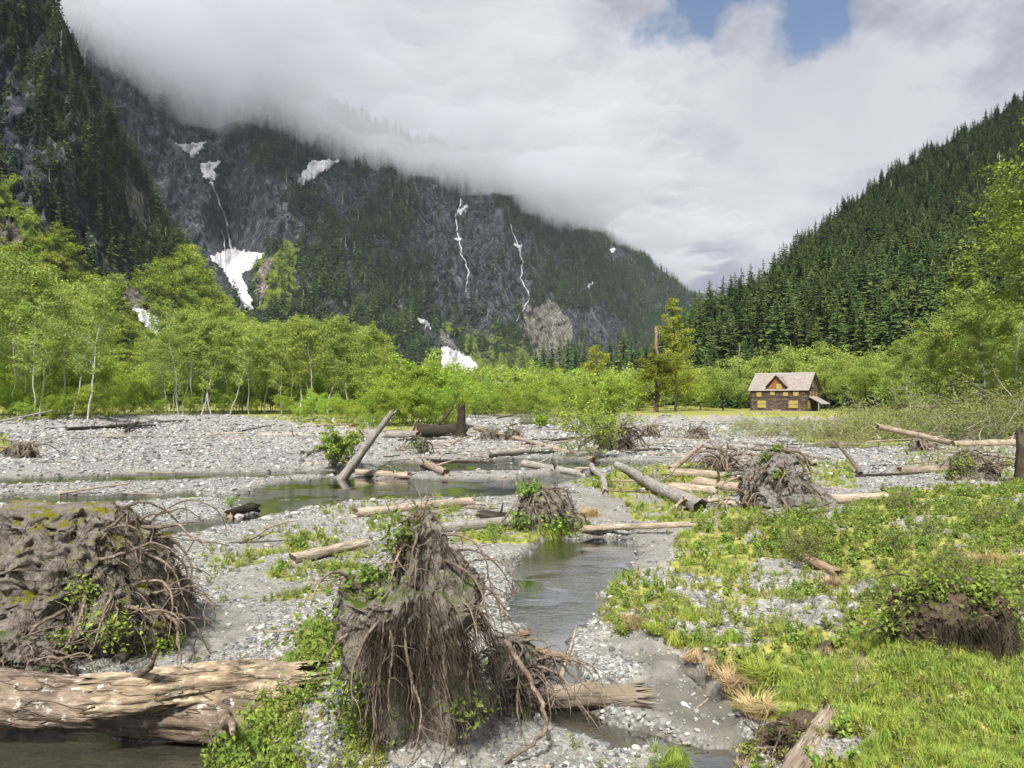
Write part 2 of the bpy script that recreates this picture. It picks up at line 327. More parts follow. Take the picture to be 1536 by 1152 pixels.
def G(px, py):
    d = np.geomspace(3, 900, 2600); p = P(px, py, d); h = H(p[:, 0], p[:, 1]); k = np.argmax(p[:, 2] < h)
    if not (p[:, 2] < h).any(): k = len(d) - 1
    return Vector(p[k][:2].tolist() + [float(h[k])])

# vegetated, silty zones in the photograph's measure, laid on the land they fall on
GREEN = [([(1020, 790), (1100, 762), (1250, 768), (1330, 738), (1536, 722), (3000, 700), (3000, 2500), (1200, 2500), (1210, 1152), (1100, 1035), (1060, 985), (985, 950), (900, 925), (925, 880), (1005, 845)], 1.),
         ([(300, 830), (400, 795), (520, 790), (560, 830), (540, 870), (420, 900), (330, 905)], .52),
         ([(440, 770), (560, 745), (720, 735), (760, 780), (560, 800)], .42),
         ([(640, 800), (780, 770), (870, 765), (880, 800), (800, 815), (700, 815)], .8),
         ([(860, 720), (900, 705), (1040, 690), (1110, 720), (1100, 790), (960, 785), (930, 750)], .85),
         ([(1180, 650), (1330, 648), (1400, 660), (1330, 672), (1200, 668)], .75), ([(1180, 690), (1280, 690), (1290, 735), (1200, 735)], .62),
         ([(1350, 660), (1536, 665), (1700, 720), (1430, 722), (1350, 700)], .45), ([(1000, 645), (1130, 642), (1150, 655), (1000, 656)], .4),
         ([(-900, 640), (10, 650), (20, 672), (-30, 700), (-900, 710)], .8),
         ([(300, 1600), (320, 1130), (395, 1010), (480, 935), (520, 915), (545, 990), (470, 1075), (455, 1152), (440, 1600)], 1.),
         ([(495, 1070), (560, 1085), (590, 1200), (490, 1200)], .7), ([(700, 1000), (760, 1030), (740, 1090), (690, 1060)], .6), ([(950, 1130), (1130, 1122), (1200, 1300), (900, 1300)], .95),
         ([(950, 1060), (1000, 1060), (1010, 1080), (955, 1080)], .6),
         ([(-600, 660), (-100, 640), (200, 622), (330, 620), (460, 636), (600, 648), (690, 648), (700, 600), (-600, 600)], .9),
         ([(930, 622), (1100, 624), (1300, 625), (1400, 636), (1600, 650), (2500, 680), (2500, 600), (930, 600)], 1.), ([(700, 622), (930, 622), (930, 600), (700, 600)], .9),
         ([(830, 670), (900, 660), (910, 690), (850, 695)], .5)]
SILT = [([(880, 950), (990, 960), (1090, 1040), (1120, 1130), (960, 1080), (880, 1060), (960, 1000), (870, 985)], .95), ([(90, 930), (320, 900), (420, 905), (360, 960), (290, 1000), (120, 1010)], .95),
        ([(740, 1060), (860, 1070), (960, 1105), (900, 1152), (740, 1152)], .6), ([(850, 735), (950, 740), (970, 775), (880, 780)], .9), ([(620, 780), (830, 800), (780, 830), (640, 815)], .8),
        ([(945, 632), (1400, 640), (1400, 622), (945, 618)], 1.), ([(560, 675), (760, 670), (760, 688), (560, 690)], .6), ([(950, 790), (1030, 790), (1000, 850), (900, 900), (960, 830)], .85),
        ([(0, 700), (480, 700), (480, 712), (0, 724)], .4), ([(640, 690), (900, 690), (860, 730), (640, 760)], .55), ([(520, 780), (420, 800), (350, 790), (560, 755)], .6), ([(560, 1000), (720, 980), (740, 1152), (560, 1152)], .9)]
def zones(x, y, z=None):
    z = H(x, y) if z is None else z
    px, py = proj(np.stack([x, y, z], -1)); px = np.where(np.asarray(y) < 1, 768, px)
    sc_ = np.clip((py - 600) * .06, 2, 22)
    wob = fbm2(x, y, .5, 4, 31.) * sc_ * 1.1; gg = np.zeros(np.shape(x)); ss = np.zeros(np.shape(x))
    for p, v in GREEN: gg = np.maximum(gg, v * sstep(-.5, .8, (sdist(p, px, py) + wob) / sc_))
    for p, v in SILT: ss = np.maximum(ss, v * sstep(-.5, .6, (sdist(p, px, py) + wob * .8) / sc_))
    pat = fbm2(x, y, 1.1, 4, 40.)
    dip = sstep(.12, .42, fbm2(x, y, .42, 4, 47.)) * (py > 742) * (sdist([(1000, 1080), (1230, 1000), (1536, 960), (1900, 940), (2000, 1800), (1250, 1600), (1300, 1100)], px, py) < -10) * (gg > .3); gg = gg - .75 * dip; ss = np.maximum(ss, .75 * dip)
    gg = np.clip(gg * (1 + .7 * pat) - (gg < .97) * .1 * (pat < 0), 0, 1)
    far = np.asarray(y) > 190; gg = np.where(far, 1, gg)
    thin = sstep(-1, 1.5, (sdist([(880, 935), (925, 885), (1005, 848), (1110, 838), (1230, 868), (1335, 885), (1320, 955), (1150, 965), (1020, 960)], px, py) + wob) / sc_)
    gg = np.where(far, 1, gg * (1 - thin * (.28 + .5 * sstep(-.15, .35, fbm2(x, y, .9, 3, 44.)))))
    wet = sstep(WATERZ + .1, WATERZ + .015, z)
    gg = gg * (1 - wet)
    damp = np.maximum(.45 * sstep(WATERZ + .2, WATERZ + .05, z), .7 * sstep(-.5, 1, (sdist([(880, 955), (985, 965), (1090, 1040), (1130, 1130), (1000, 1100), (900, 1065), (955, 1005), (870, 985)], px, py) + wob) / sc_) * (.6 + .6 * sstep(-.3, .3, pat)))
    damp = damp * (np.asarray(y) < 60)
    return gg, np.maximum(ss, 0) * (1 - gg * .6), np.maximum(wet, np.clip(damp, 0, .85)), px, py

# one sheet of land, finer near the viewpoint
d = np.concatenate([np.linspace(-60, .8, 20), np.geomspace(1.2, 210, 620), np.geomspace(215, 9000, 60)])
t = np.concatenate([np.linspace(-3.2, -.85, 60), np.linspace(-.845, .845, 520), np.linspace(.85, 3.2, 60)])
D, T = np.meshgrid(d, t, indexing='ij'); X = T * np.maximum(np.abs(D), 6 + 0 * D) ; X = np.where(D < 6, T * (6 + (6 - D) * .3), T * D)
Z = H(X, D); gg, ss, ww, _, _ = zones(X, D, Z)
nr, ncol = D.shape; i = np.arange(nr - 1)[:, None] * ncol; j = np.arange(ncol - 1)[None]
F = np.stack([i + j, i + j + 1, i + ncol + j + 1, i + ncol + j], -1).reshape(-1, 4)
me = mesh('ground', np.stack([X, D, Z], -1), F, [M['ground']], True)
def setzone(me, a, b, c):
    at = me.attributes.new('zone', 'FLOAT_COLOR', 'POINT'); at.data.foreach_set('color', np.stack([a, b, c, 0 * a + 1], -1).astype(np.float32).ravel())
setzone(me, gg, ss, ww)
tag(link('ground', me), 'grey gravel river bed with silt, turf and eroded banks across the valley floor', None, None, 'structure')
# water sheet
xs = [-140, 140]; 
me = mesh('stream_water', [(-120, 1, WATERZ), (120, 1, WATERZ), (160, 129, WATERZ), (-160, 129, WATERZ)], [(0, 1, 2, 3)], [M['water']])
tag(link('stream_water', me), 'shallow clear braided stream and still pools between the gravel bars', None, None, 'structure')

# ---------------------------------------------------------------- mountains: real surfaces at their own distance
class Surf:
    def __init__(s, cols, du, nv, amp, fu, fv, seed, blend=1.):
        # cols: (px, [(py, d), ...]); a back row follows
        px = np.array([c[0] for c in cols], float); U = np.arange(px[0], px[-1] + .1, du)
        ctl = np.array([[(q[0], q[1]) for q in c[1]] for c in cols], float)      # ncol, k, 2
        k = ctl.shape[1]; cv = np.linspace(0, 1, nv) * (k - 1)
        PY = np.empty((len(U), nv)); DD = np.empty((len(U), nv))
        for q in range(k):
            pass
        cy = np.stack([np.interp(U, px, ctl[:, q, 0]) for q in range(k)], 1); cd = np.stack([np.interp(U, px, ctl[:, q, 1]) for q in range(k)], 1)
        for a in range(len(U)):
            PY[a] = np.interp(cv, np.arange(k), cy[a]); DD[a] = np.interp(cv, np.arange(k), cd[a])
        UU = np.repeat(U[:, None], nv, 1)
        rn = ridged(np.stack([UU * fu, PY * fv, UU * 0 + seed], -1), 5); lo = fbm(np.stack([UU * fu * .4, PY * fv * .5, UU * 0 + seed + 4], -1), 3)
        hi = fbm(np.stack([UU * fu * 5, PY * fv * 7, UU * 0 + seed + 9], -1), 4)
        k1 = DD * amp * (-(rn - .6) * .6 - lo * .8 - hi * .38)
        DD2 = DD + k1
        s.UU, s.PY, s.DD, s.rn = UU, PY, DD2, rn; s.V = P(UU, PY, DD2)
        # keep surfaces above the valley floor line
        top = s.V[:, -1].copy(); back = top.copy(); back[:, :] = top + np.stack([top[:, 0] * .25, top[:, 1] * .3 + 60, -np.abs(top[:, 2]) - 20], -1)
        back[:, 2] = -20
        s.back = back; s.nu, s.nv = UU.shape; s.U0, s.du = U[0], du
    def at(s, px, py):                          # the surface point seen at px, py
        px = np.asarray(px, float); py = np.asarray(py, float)
        a = np.clip((px - s.U0) / s.du, 0, s.nu - 1.001); i = a.astype(int); f = (a - i)[..., None]
        out = np.empty(px.shape + (3,)); 
        row = s.PY[i]; dep = s.DD[i] * (1 - f) + s.DD[i + 1] * f
        for q in np.ndindex(px.shape):
            r = row[q]; dd = np.interp(-py[q], -r, dep[q]); out[q] = P(px[q], py[q], dd)
        return out
    def build(s, name, zone, label):
        V = np.concatenate([s.V, s.back[:, None]], 1); nu, nv = V.shape[:2]
        i = np.arange(nu - 1)[:, None] * nv; j = np.arange(nv - 1)[None]
        F = np.stack([i + j, i + nv + j, i + nv + j + 1, i + j + 1], -1).reshape(-1, 4)
        me = mesh(name, V, F, [M['rock']], True); s.zone = zone(s.UU, s.PY)
        z = [np.concatenate([q, q[:, -1:]], 1) for q in s.zone]; setzone(me, *z)
        tag(link(name, me), label, None, None, 'structure')
    def scatter(s, n, dens, rs, maxpy=None):
        a = rs.uniform(0, s.nu - 1.01, n * 6); b = rs.uniform(0, s.nv - 1.01, n * 6); i = a.astype(int); j = b.astype(int)
        A = s.V[i, j]; B = s.V[i + 1, j]; Cc = s.V[i, j + 1]; area = np.linalg.norm(np.cross(B - A, Cc - A), axis=1)
        w = np.clip(area / np.percentile(area, 90), 0, 1) * dens(s.UU[i, j], s.PY[i, j], i, j)
        for sf, po in SNOW:
            if sf is s: w = w * (sdist([tuple(t_) for t_ in po], s.UU[i, j], s.PY[i, j] - 4) < -3)
        k = rs.uniform(size=len(w)) < w; i, j, a, b = i[k][:n], j[k][:n], a[k][:n], b[k][:n]
        f, h = (a - i)[:, None], (b - j)[:, None]
        return (s.V[i, j] * (1 - f) * (1 - h) + s.V[i + 1, j] * f * (1 - h) + s.V[i, j + 1] * (1 - f) * h + s.V[i + 1, j + 1] * f * h), s.UU[i, j], s.PY[i, j]
def cl(z, d): return (598 - FOC * (z - 4) / d, d)                # control point by height
M2C = [(40, [(610, 800), (400, 950), (200, 1080), cl(560, 1150), cl(760, 1330)]),
       (130, [(610, 800), (380, 1000), (230, 1100), cl(560, 1180), cl(760, 1380)]),
       (240, [(610, 850), (400, 1120), (280, 1250), cl(560, 1400), cl(760, 1600)]),
       (300, [(610, 900), (400, 1150), (300, 1340), cl(560, 1520), cl(760, 1700)]),
       (345, [(610, 900), (450, 1080), (372, 1400), cl(560, 1560), cl(760, 1800)]),
       (400, [(610, 900), (450, 1020), (375, 1180), cl(560, 1500), cl(760, 1700)]),
       (500, [(610, 1000), (480, 1150), (380, 1330), cl(560, 1700), cl(760, 1900)]),
       (600, [(610, 1100), (500, 1260), (400, 1500), cl(560, 1850), cl(760, 2100)]),
       (680, [(610, 1200), (510, 1450), (400, 1650), cl(560, 1980), cl(760, 2250)]),
       (750, [(610, 1250), (510, 1460), (400, 1720), cl(560, 2040), cl(760, 2300)]),
       (800, [(610, 1400), (520, 1650), (420, 1850), cl(560, 2270), cl(740, 2500)]),
       (870, [(610, 1600), (520, 1800), (440, 2080), cl(560, 2500), cl(680, 2700)]),
       (950, [(610, 1800), (530, 2050), (450, 2350), (386, 2700), cl(585, 2900)]),
       (1000, [(610, 2000), (540, 2300), (470, 2600), (425, 2850), (412, 3000)]),
       (1040, [(610, 2200), (550, 2500), (490, 2800), (455, 3000), (443, 3150)]),
       (1100, [(610, 2400), (560, 2700), (530, 2900), (500, 3100), (490, 3300)]),
       (1200, [(610, 2800), (590, 3000), (575, 3200), (560, 3300), (550, 3500)])]
S2 = Surf(M2C, 2.5, 230, .035, 1 / 62., 1 / 150., 3.)
M1C = [(-700, [(640, 200), (420, 240), (150, 290), (-300, 360), (-700, 440)]),
       (-250, [(615, 260), (450, 300), (200, 370), (-100, 440), (-420, 520)]),
       (0, [(610, 280), (430, 340), (250, 400), (50, 480), (-150, 540)]),
       (85, [(610, 310), (440, 370), (300, 430), (140, 490), (8, 550)]),
       (150, [(610, 340), (470, 400), (350, 470), (230, 530), (140, 590)]),
       (240, [(610, 370), (520, 430), (440, 520), (360, 600), (310, 690)]),
       (300, [(610, 400), (540, 480), (480, 570), (425, 660), (397, 760)]),
       (345, [(610, 430), (560, 520), (510, 620), (490, 720), (472, 830)]),
       (420, [(610, 500), (575, 600), (545, 680), (530, 780), (515, 880)]),
       (520, [(610, 650), (590, 720), (565, 780), (540, 850), (525, 950)]),
       (640, [(610, 850), (600, 900), (590, 950), (580, 1000), (572, 1050)]),
       (760, [(612, 1000), (608, 1050), (604, 1100), (602, 1120), (600, 1150)])]
S1 = Surf(M1C, 3, 200, .035, 1 / 55., 1 / 140., 8.)
M3C = [(900, [(612, 420), (606, 425), (600, 430), (594, 440), (588, 460)]),
       (960, [(612, 390), (604, 395), (596, 400), (588, 410), (578, 430)]),
       (1000, [(612, 330), (600, 340), (585, 360), (565, 385), (545, 410)]),
       (1040, [(612, 300), (595, 320), (565, 340), (535, 370), (508, 400)]),
       (1100, [(612, 275), (590, 295), (545, 330), (500, 370), (466, 410)]),
       (1150, [(612, 260), (590, 275), (540, 310), (485, 370), (437, 430)]),
       (1180, [(612, 250), (590, 265), (530, 310), (460, 380), (398, 470)]),
       (1250, [(612, 240), (590, 255), (510, 320), (410, 430), (328, 550)]),
       (1350, [(612, 225), (590, 240), (480, 320), (360, 450), (252, 610)]),
       (1450, [(612, 210), (590, 225), (460, 320), (310, 480), (199, 660)]),
       (1536, [(612, 195), (590, 210), (440, 320), (280, 500), (150, 700)]),
       (1800, [(612, 160), (590, 180), (400, 300), (200, 480), (0, 740)]),
       (2400, [(612, 120), (580, 140), (350, 260), (100, 420), (-350, 700)])]
S3 = Surf(M3C, 5, 140, .03, 1 / 90., 1 / 200., 14.)
S4 = Surf([(900, [(600, 4800), (500, 5200), (470, 5400), (430, 5600), (400, 5800)]), (1040, [(600, 4800), (520, 5200), (480, 5400), (452, 5600), (437, 5800)]), (1200, [(600, 4800), (540, 5200), (510, 5400), (490, 5600), (470, 5800)])], 6, 40, .02, 1 / 60., 1 / 100., 21.)
def Z(poly, u, v, wob=0., soft=6.): return sstep(-soft, soft, sdist(poly, u, v) + wob)
def zone2(u, v):
    w = fbm(np.stack([u / 26, v / 40, u * 0 + 2], -1), 4) * 26
    rock = np.zeros(u.shape)
    for p, a in (([(90, 0), (110, 60), (150, 140), (240, 300), (345, 470), (395, 370), (420, 360), (440, 330), (420, 280), (360, 215), (250, 150), (260, 0)], .95),
                 ([(255, 140), (620, 220), (600, 262), (500, 235), (420, 200), (300, 180)], .8),
                 ([(440, 285), (500, 250), (560, 260), (560, 300), (520, 350), (500, 300)], .8), ([(540, 350), (600, 360), (600, 400), (540, 400)], .7),
                 ([(610, 262), (750, 295), (765, 340), (830, 390), (790, 470), (740, 500), (700, 520), (660, 470), (620, 380)], .78),
                 ([(700, 290), (745, 300), (765, 350), (745, 395), (700, 380)], 1.), ([(780, 455), (870, 455), (940, 480), (945, 510), (860, 520), (780, 540)], .95), ([(690, 400), (760, 420), (800, 480), (740, 490)], .9),
                 ([(910, 350), (965, 360), (960, 400), (915, 395)], .7), ([(640, 480), (720, 560), (690, 560), (640, 510)], .8), ([(870, 480), (945, 490), (940, 505), (860, 505)], .9)):
        rock = np.maximum(rock, a * Z(p, u, v, w))
    rock = np.maximum(rock * 1., .7 * sstep(.9, 1.45, ridged(np.stack([u / 40, v / 90, u * 0 + 6], -1), 4)))
    md = np.zeros(u.shape)
    for p, a in (([(385, 400), (415, 368), (450, 372), (445, 400), (430, 470), (385, 470)], .95), ([(655, 480), (700, 500), (740, 545), (720, 560), (690, 520)], .95), ([(690, 530), (850, 520), (860, 600), (560, 620), (600, 570)], .8),
                 ([(720, 500), (800, 480), (820, 560), (740, 560)], .45)): md = np.maximum(md, a * Z(p, u, v, w * .5))
    tn = np.maximum(Z([(785, 458), (835, 455), (855, 480), (845, 540), (800, 545)], u, v, w * .5), .75 * Z([(375, 420), (400, 385), (430, 378), (410, 395), (390, 470)], u, v, w * .2))
    tn = np.maximum(tn, .8 * Z([(645, 490), (690, 535), (735, 570), (715, 545), (660, 490)], u, v, w * .2))
    return rock, md * (1 - tn), tn
def zone1(u, v):
    w = fbm(np.stack([u / 22, v / 40, u * 0 + 5], -1), 4) * 22
    rock = np.zeros(u.shape)
    for p, a in (([(-40, 90), (10, 70), (35, 130), (60, 260), (50, 360), (20, 300), (-40, 200)], .95), ([(95, 230), (120, 270), (130, 330), (160, 390), (130, 400), (95, 320)], .9), ([(40, 150), (75, 200), (90, 300), (60, 330), (45, 240)], .75), ([(180, 250), (215, 300), (220, 340), (195, 320)], .8),
                 ([(150, 380), (220, 440), (245, 480), (225, 470), (170, 430), (140, 400)], .9), ([(-60, 340), (30, 330), (45, 375), (10, 390), (-60, 385)], .9), ([(60, 60), (110, 90), (120, 140), (80, 110)], .6)):
        rock = np.maximum(rock, a * Z(p, u, v, w))
    rock = np.maximum(rock * .85, .75 * sstep(.8, 1.4, ridged(np.stack([u / 25, v / 70, u * 0 + 1], -1), 4)))
    md = np.maximum(.95 * Z([(-400, 300), (0, 282), (50, 318), (110, 378), (170, 455), (215, 450), (215, 405), (240, 380), (285, 390), (330, 445), (600, 575), (600, 640), (-400, 640)], u, v, w * 1.2), 0)
    tn = np.maximum(.85 * Z([(185, 255), (215, 300), (215, 345), (190, 320)], u, v, w * .4), .8 * Z([(150, 400), (200, 430), (235, 470), (215, 475), (160, 430)], u, v, w * .3))
    tn = np.maximum(tn, .85 * Z([(-60, 335), (25, 330), (45, 375), (-60, 390)], u, v, w * .4))
    rock = rock * (1 - .7 * md); return rock, md * (1 - tn), tn
S2.build('mountain_wall', zone2, 'dark rocky mountain wall with waterfalls rising into low cloud')
S1.build('near_mountainside', zone1, 'steep near mountainside with firs and bright green brush')
S3.build('forested_hillside', lambda u, v: (0 * u, 0 * u + .15, 0 * u), 'hillside covered in dense dark conifer forest')
S4.build('distant_ridge', lambda u, v: (0 * u + .2, 0 * u, 0 * u), 'distant blue forested ridge at the head of the valley')

SNOW = []
def drape(surf, name, poly, label, off=9., step=1.5, mat='snow', group=None, cat='snow field'):
    SNOW.append((surf, poly)); poly = np.array(poly, float); x0, y0 = poly.min(0) - 3; x1, y1 = poly.max(0) + 3
    u = np.arange(x0, x1, step); v = np.arange(y0, y1, step); UU, VV = np.meshgrid(u, v, indexing='ij')
    sd = sdist([tuple(q) for q in poly], UU, VV) + fbm(np.stack([UU / 7, VV / 7, UU * 0 + 3], -1), 3) * 3.2
    p = surf.at(UU, VV); c = np.array([0, 0, 4.])
    k = 1 - off * np.clip(sd / 4 + .5, -.6, 1.3)[..., None] / np.linalg.norm(p - c, axis=-1, keepdims=True)
    p = c + (p - c) * k; ok = sd > -1.2; n0, n1 = UU.shape
    i, j = np.meshgrid(np.arange(n0 - 1), np.arange(n1 - 1), indexing='ij'); i = i.ravel(); j = j.ravel()
    keep = ok[i, j] & ok[i + 1, j] & ok[i, j + 1] & ok[i + 1, j + 1]; i, j = i[keep], j[keep]
    F = np.stack([i * n1 + j, i * n1 + j + 1, (i + 1) * n1 + j + 1, (i + 1) * n1 + j], -1)
    if len(F) == 0: return
    used, inv = np.unique(F, return_inverse=True)
    o = link(name, mesh(name, p.reshape(-1, 3)[used], inv.reshape(-1, 4), [M[mat]], True)); tag(o, label, cat, group); return o
G_S = 'old snow patches on the mountain'
for sf, lab, poly in ((S2, 'topmost small snow patch just below the cloud above the waterfall', [(264, 216), (310, 213), (302, 226), (289, 237), (281, 229)]),
    (S2, 'forked snow patch at the head of the tall waterfall', [(299, 245), (336, 240), (320, 257), (329, 262), (316, 273), (305, 264)]),
    (S2, 'slanting snow chute running up into the cloud', [(446, 274), (458, 252), (468, 240), (508, 241), (490, 256), (466, 268), (452, 280)]),
    (S2, 'large fan of dirty snow at the foot of the tall waterfall', [(313, 386), (345, 372), (394, 381), (381, 400), (362, 411), (374, 440), (382, 464), (368, 462), (350, 432), (335, 405)]),
    (S1, 'narrow snow tongue in a gully of the near mountainside', [(190, 453), (215, 465), (242, 480), (248, 506), (232, 508), (212, 484)]),
    (S2, 'small snow patch at the top of the bare gully', [(624, 476), (640, 480), (646, 493), (632, 487)]),
    (S2, 'white snow fan at the bottom of the bare gully', [(664, 520), (690, 527), (714, 544), (722, 566), (662, 566), (663, 540)]),
    (S2, 'tiny snow patch on the rib at the top of the double waterfall', [(685, 316), (700, 307), (705, 311), (690, 323)]),
    (S2, 'tiny snow ledge halfway down the double waterfall', [(680, 357), (692, 357), (690, 361), (682, 361)]),
    (S2, 'small snow patch over the thin right waterfall', [(772, 366), (785, 368), (780, 377)]),
    (S2, 'speck of snow on the forested shoulder near the valley head', [(879, 421), (889, 425), (884, 433)]),
    (S2, 'speck of snow just under the last cloudy summit', [(915, 373), (925, 370), (918, 381)]),
    (S2, 'pale snow field seen through the alder trunks', [(430, 520), (540, 540), (535, 575), (440, 570)])):
    drape(sf, 'snow_patch', poly, lab, group=G_S)
def fall(pts, wid, label):
    pts = np.array(pts, float); t = np.linspace(0, len(pts) - 1, len(pts) * 9); u = np.interp(t, range(len(pts)), pts[:, 0]); v = np.interp(t, range(len(pts)), pts[:, 1])
    u = u + fbm(np.stack([v / 9, 0 * v + 4, 0 * v], -1), 3) * 2.2; w = wid * (.75 + .6 * np.abs(perlin(np.stack([v / 5, 0 * v + 2, 0 * v], -1)))) 
    L = S2.at(u - w / 2, v); Rr = S2.at(u + w / 2, v); Mi = S2.at(u, v); c = np.array([0, 0, 4.])
    V = np.stack([L, Mi, Rr], 1); V = c + (V - c) * (1 - np.array([3.5, 6, 3.5])[None, :, None] / np.linalg.norm(V - c, axis=-1, keepdims=True))
    n = len(t); i = np.arange(n - 1)[:, None] * 3; j = np.arange(2)[None]
    tag(link('waterfall', mesh('waterfall', V, np.stack([i + j, i + j + 1, i + 3 + j + 1, i + 3 + j], -1).reshape(-1, 4), [M['fall']], True)), label, 'waterfall', 'waterfalls on the mountain wall')
fall([(317, 273), (327, 298), (338, 325), (343, 350), (346, 375)], 3.2, 'tall white waterfall plunging onto the big snow fan')
fall([(333, 345), (337, 360), (336, 376)], 1.6, 'thin side strand of water beside the tall waterfall')
fall([(689, 292), (692, 306), (683, 325), (686, 345), (692, 380), (703, 405), (698, 438)], 2., 'long broken waterfall down the middle of the dark cliff')
fall([(765, 335), (770, 350), (780, 375), (784, 398), (781, 418), (795, 445)], 2., 'thin waterfall dropping down the cliff toward the tan slab')
fall([(795, 447), (785, 462), (775, 482)], 1.6, 'faint lower strand of water along the tan slab')
# ---------------------------------------------------------------- leaves and trees
def quads(cen, size, r, flat_=.0, elong=1.5):
    n = len(cen); a = r.normal(size=(n, 3)); a[:, 2] *= (1 - flat_); a /= np.linalg.norm(a, axis=1)[:, None]
    b = r.normal(size=(n, 3)); b[:, 2] *= (1 - flat_); b -= (a * b).sum(1)[:, None] * a; b /= np.linalg.norm(b, axis=1)[:, None] + 1e-9
    s = (np.asarray(size) * r.uniform(.6, 1.3, n))[:, None]
    V = np.stack([cen - a * s * elong * .5, cen + b * s * .36, cen + a * s * elong * .5, cen - b * s * .36], 1)
    return V.reshape(-1, 3), np.arange(4 * n).reshape(-1, 4)
def crook(p0, p1, n, wob, r, sag=0.):
    t = np.linspace(0, 1, n); p = p0 + (p1 - p0) * t[:, None]; L = np.linalg.norm(p1 - p0)
    w = np.cumsum(r.normal(size=(n, 3)), 0); w -= w[0] + (w[-1] - w[0]) * t[:, None]
    p = p + w * wob * L / n; p[:, 2] += sag * L * np.sin(t * math.pi); return p
def tree(seed, h, base, rad, nl, size, lean=0., stems=1, tr=.012, limbs=24, upw=.6, topk=.7, flat_=.35, spread=.055, thin=1., cone=False):
    r = np.random.default_rng(seed); tm = MB(); cen = []
    for s in range(stems):
        a0 = r.uniform(0, 6.28); off = np.array([math.cos(a0), math.sin(a0), 0]) * (0 if stems == 1 else .35)
        hh = h * (1 if s == 0 else r.uniform(.75, .97)); le = lean if stems == 1 else r.uniform(.05, .3)
        top = off + np.array([math.cos(a0) * le * hh, math.sin(a0) * le * hh, hh])
        tp = crook(off, top, 12, .12, r); tt = np.linspace(0, 1, 12); tm.tube(tp, h * tr * (1 - tt * .9) / (stems ** .4), 7)
        for k in range(limbs // stems):
            f = base + (1 - base) * ((k + r.uniform()) / (limbs // stems)); f = min(f, .985); a = r.uniform(0, 6.28)
            p0 = np.array([np.interp(f, tt, tp[:, q]) for q in range(3)])
            prof = math.sin(min(1, ((f - base) / (1 - base) * .86 + .2)) * math.pi * topk) ** .7
            if cone: prof = ((1 - f) / (1 - base)) ** .75 * .95 + .06
            L = rad * prof * r.uniform(.6, 1.15)
            p1 = p0 + np.array([math.cos(a) * L, math.sin(a) * L, L * upw * r.uniform(.4, 1.2)])
            bp = crook(p0, p1, 6, .25, r, .05); tm.tube(bp, np.linspace(h * tr * .32 * (1.1 - f), .012, 6), 4)
            for q in range(3):                                    # twigs
                g_ = r.uniform(.35, .95); q0 = np.array([np.interp(g_, np.linspace(0, 1, 6), bp[:, z]) for z in range(3)])
                q1 = q0 + (p1 - p0) * r.uniform(.2, .4) + r.normal(size=3) * L * .22; tm.tube(crook(q0, q1, 4, .2, r), [.02, .016, .012, .008], 3)
                cen.append((q0 + (q1 - q0) * .6, L * .1)); cen.append((q1, L * .1))
            for g_ in (.45, .65, .85, 1.):
                cen.append((bp[0] + (bp[-1] - bp[0]) * g_, L * .11))
    cc = np.array([c[0] for c in cen]); sg = np.array([c[1] for c in cen]) + h * spread * .35
    w = sg ** 1.3 * r.uniform(.2, 1.8, len(sg)) * (.35 / max(thin, .6) + np.clip(cc[:, 2] / h, 0, 1) ** 1.3 * thin) ; k = r.choice(len(cc), nl, p=w / w.sum())
    pts = cc[k] + r.normal(size=(nl, 3)) * sg[k][:, None] * np.array([1, 1, .5])
    pts = pts[pts[:, 2] > .05 * h]
    V, F = quads(pts, size, r, flat_)
    return tm, V, F
def conifer(seed, h, rad, whorls, nb, seg, gap=.04, droop=.25, trunk=True, quad=1., base=.06, ragged=.25):
    r = np.random.default_rng(seed); tm = MB(); hgt = np.linspace(0, h, 8)
    tm.tube(np.stack([0 * hgt, 0 * hgt, hgt], 1), h * .012 * (1 - hgt / h * .93), 6)
    Vs = []
    zz = base + (1 - base) * (np.arange(whorls) / whorls) ** .95
    for f in zz:
        for b in range(nb):
            if r.uniform() < .08: continue
            L = rad * ((1 - f) ** .8 * .93 + .045) * r.uniform(1 - ragged * 1.6, 1 + ragged * .5); a = r.uniform(0, 6.28); z0 = f * h + r.normal() * h * .5 / whorls
            up = (.35 * f - droop * (1 - f)) * r.uniform(.6, 1.4)
            dx, dy = math.cos(a), math.sin(a); sx, sy = -dy, dx
            for s in range(seg):
                t0, t1 = s / seg, (s + 1.25) / seg
                for sd in (-1, 1):
                    w = L * quad * (.34 if seg < 3 else .26) * (1 - .55 * t0) * r.uniform(.6, 1.3)
                    zA = z0 + L * (up * t0 - .12 * t0 * t0); zB = z0 + L * (up * t1 - .12 * t1 * t1)
                    hang = w * r.uniform(.1, .75) + h * .004
                    m_ = (t0 + t1) / 2 + r.uniform(0, .15)
                    Vs.append([(dx * L * t0, dy * L * t0, zA), (dx * L * m_ + sx * w * sd, dy * L * m_ + sy * w * sd, (zA + zB) / 2 - hang), (dx * L * t1 + sx * w * .3 * sd, dy * L * t1 + sy * w * .3 * sd, zB - hang * .55), (dx * L * t1, dy * L * t1, zB)])
    Vs.append([(-.02 * rad, 0, h * .96), (.05 * rad, 0, h * .96), (0, 0, h * 1.02), (-.05 * rad, .03 * rad, h * .97)])
    V = np.array(Vs).reshape(-1, 3); return tm, V, np.arange(len(V)).reshape(-1, 4)
def protot(name, maker, leafm, trunkm):
    tm, V, F = maker
    return dict(name=name, trunk=tm.mesh('trunk', [M[trunkm]], True), crown=mesh('crown', V, F, [M[leafm]]))
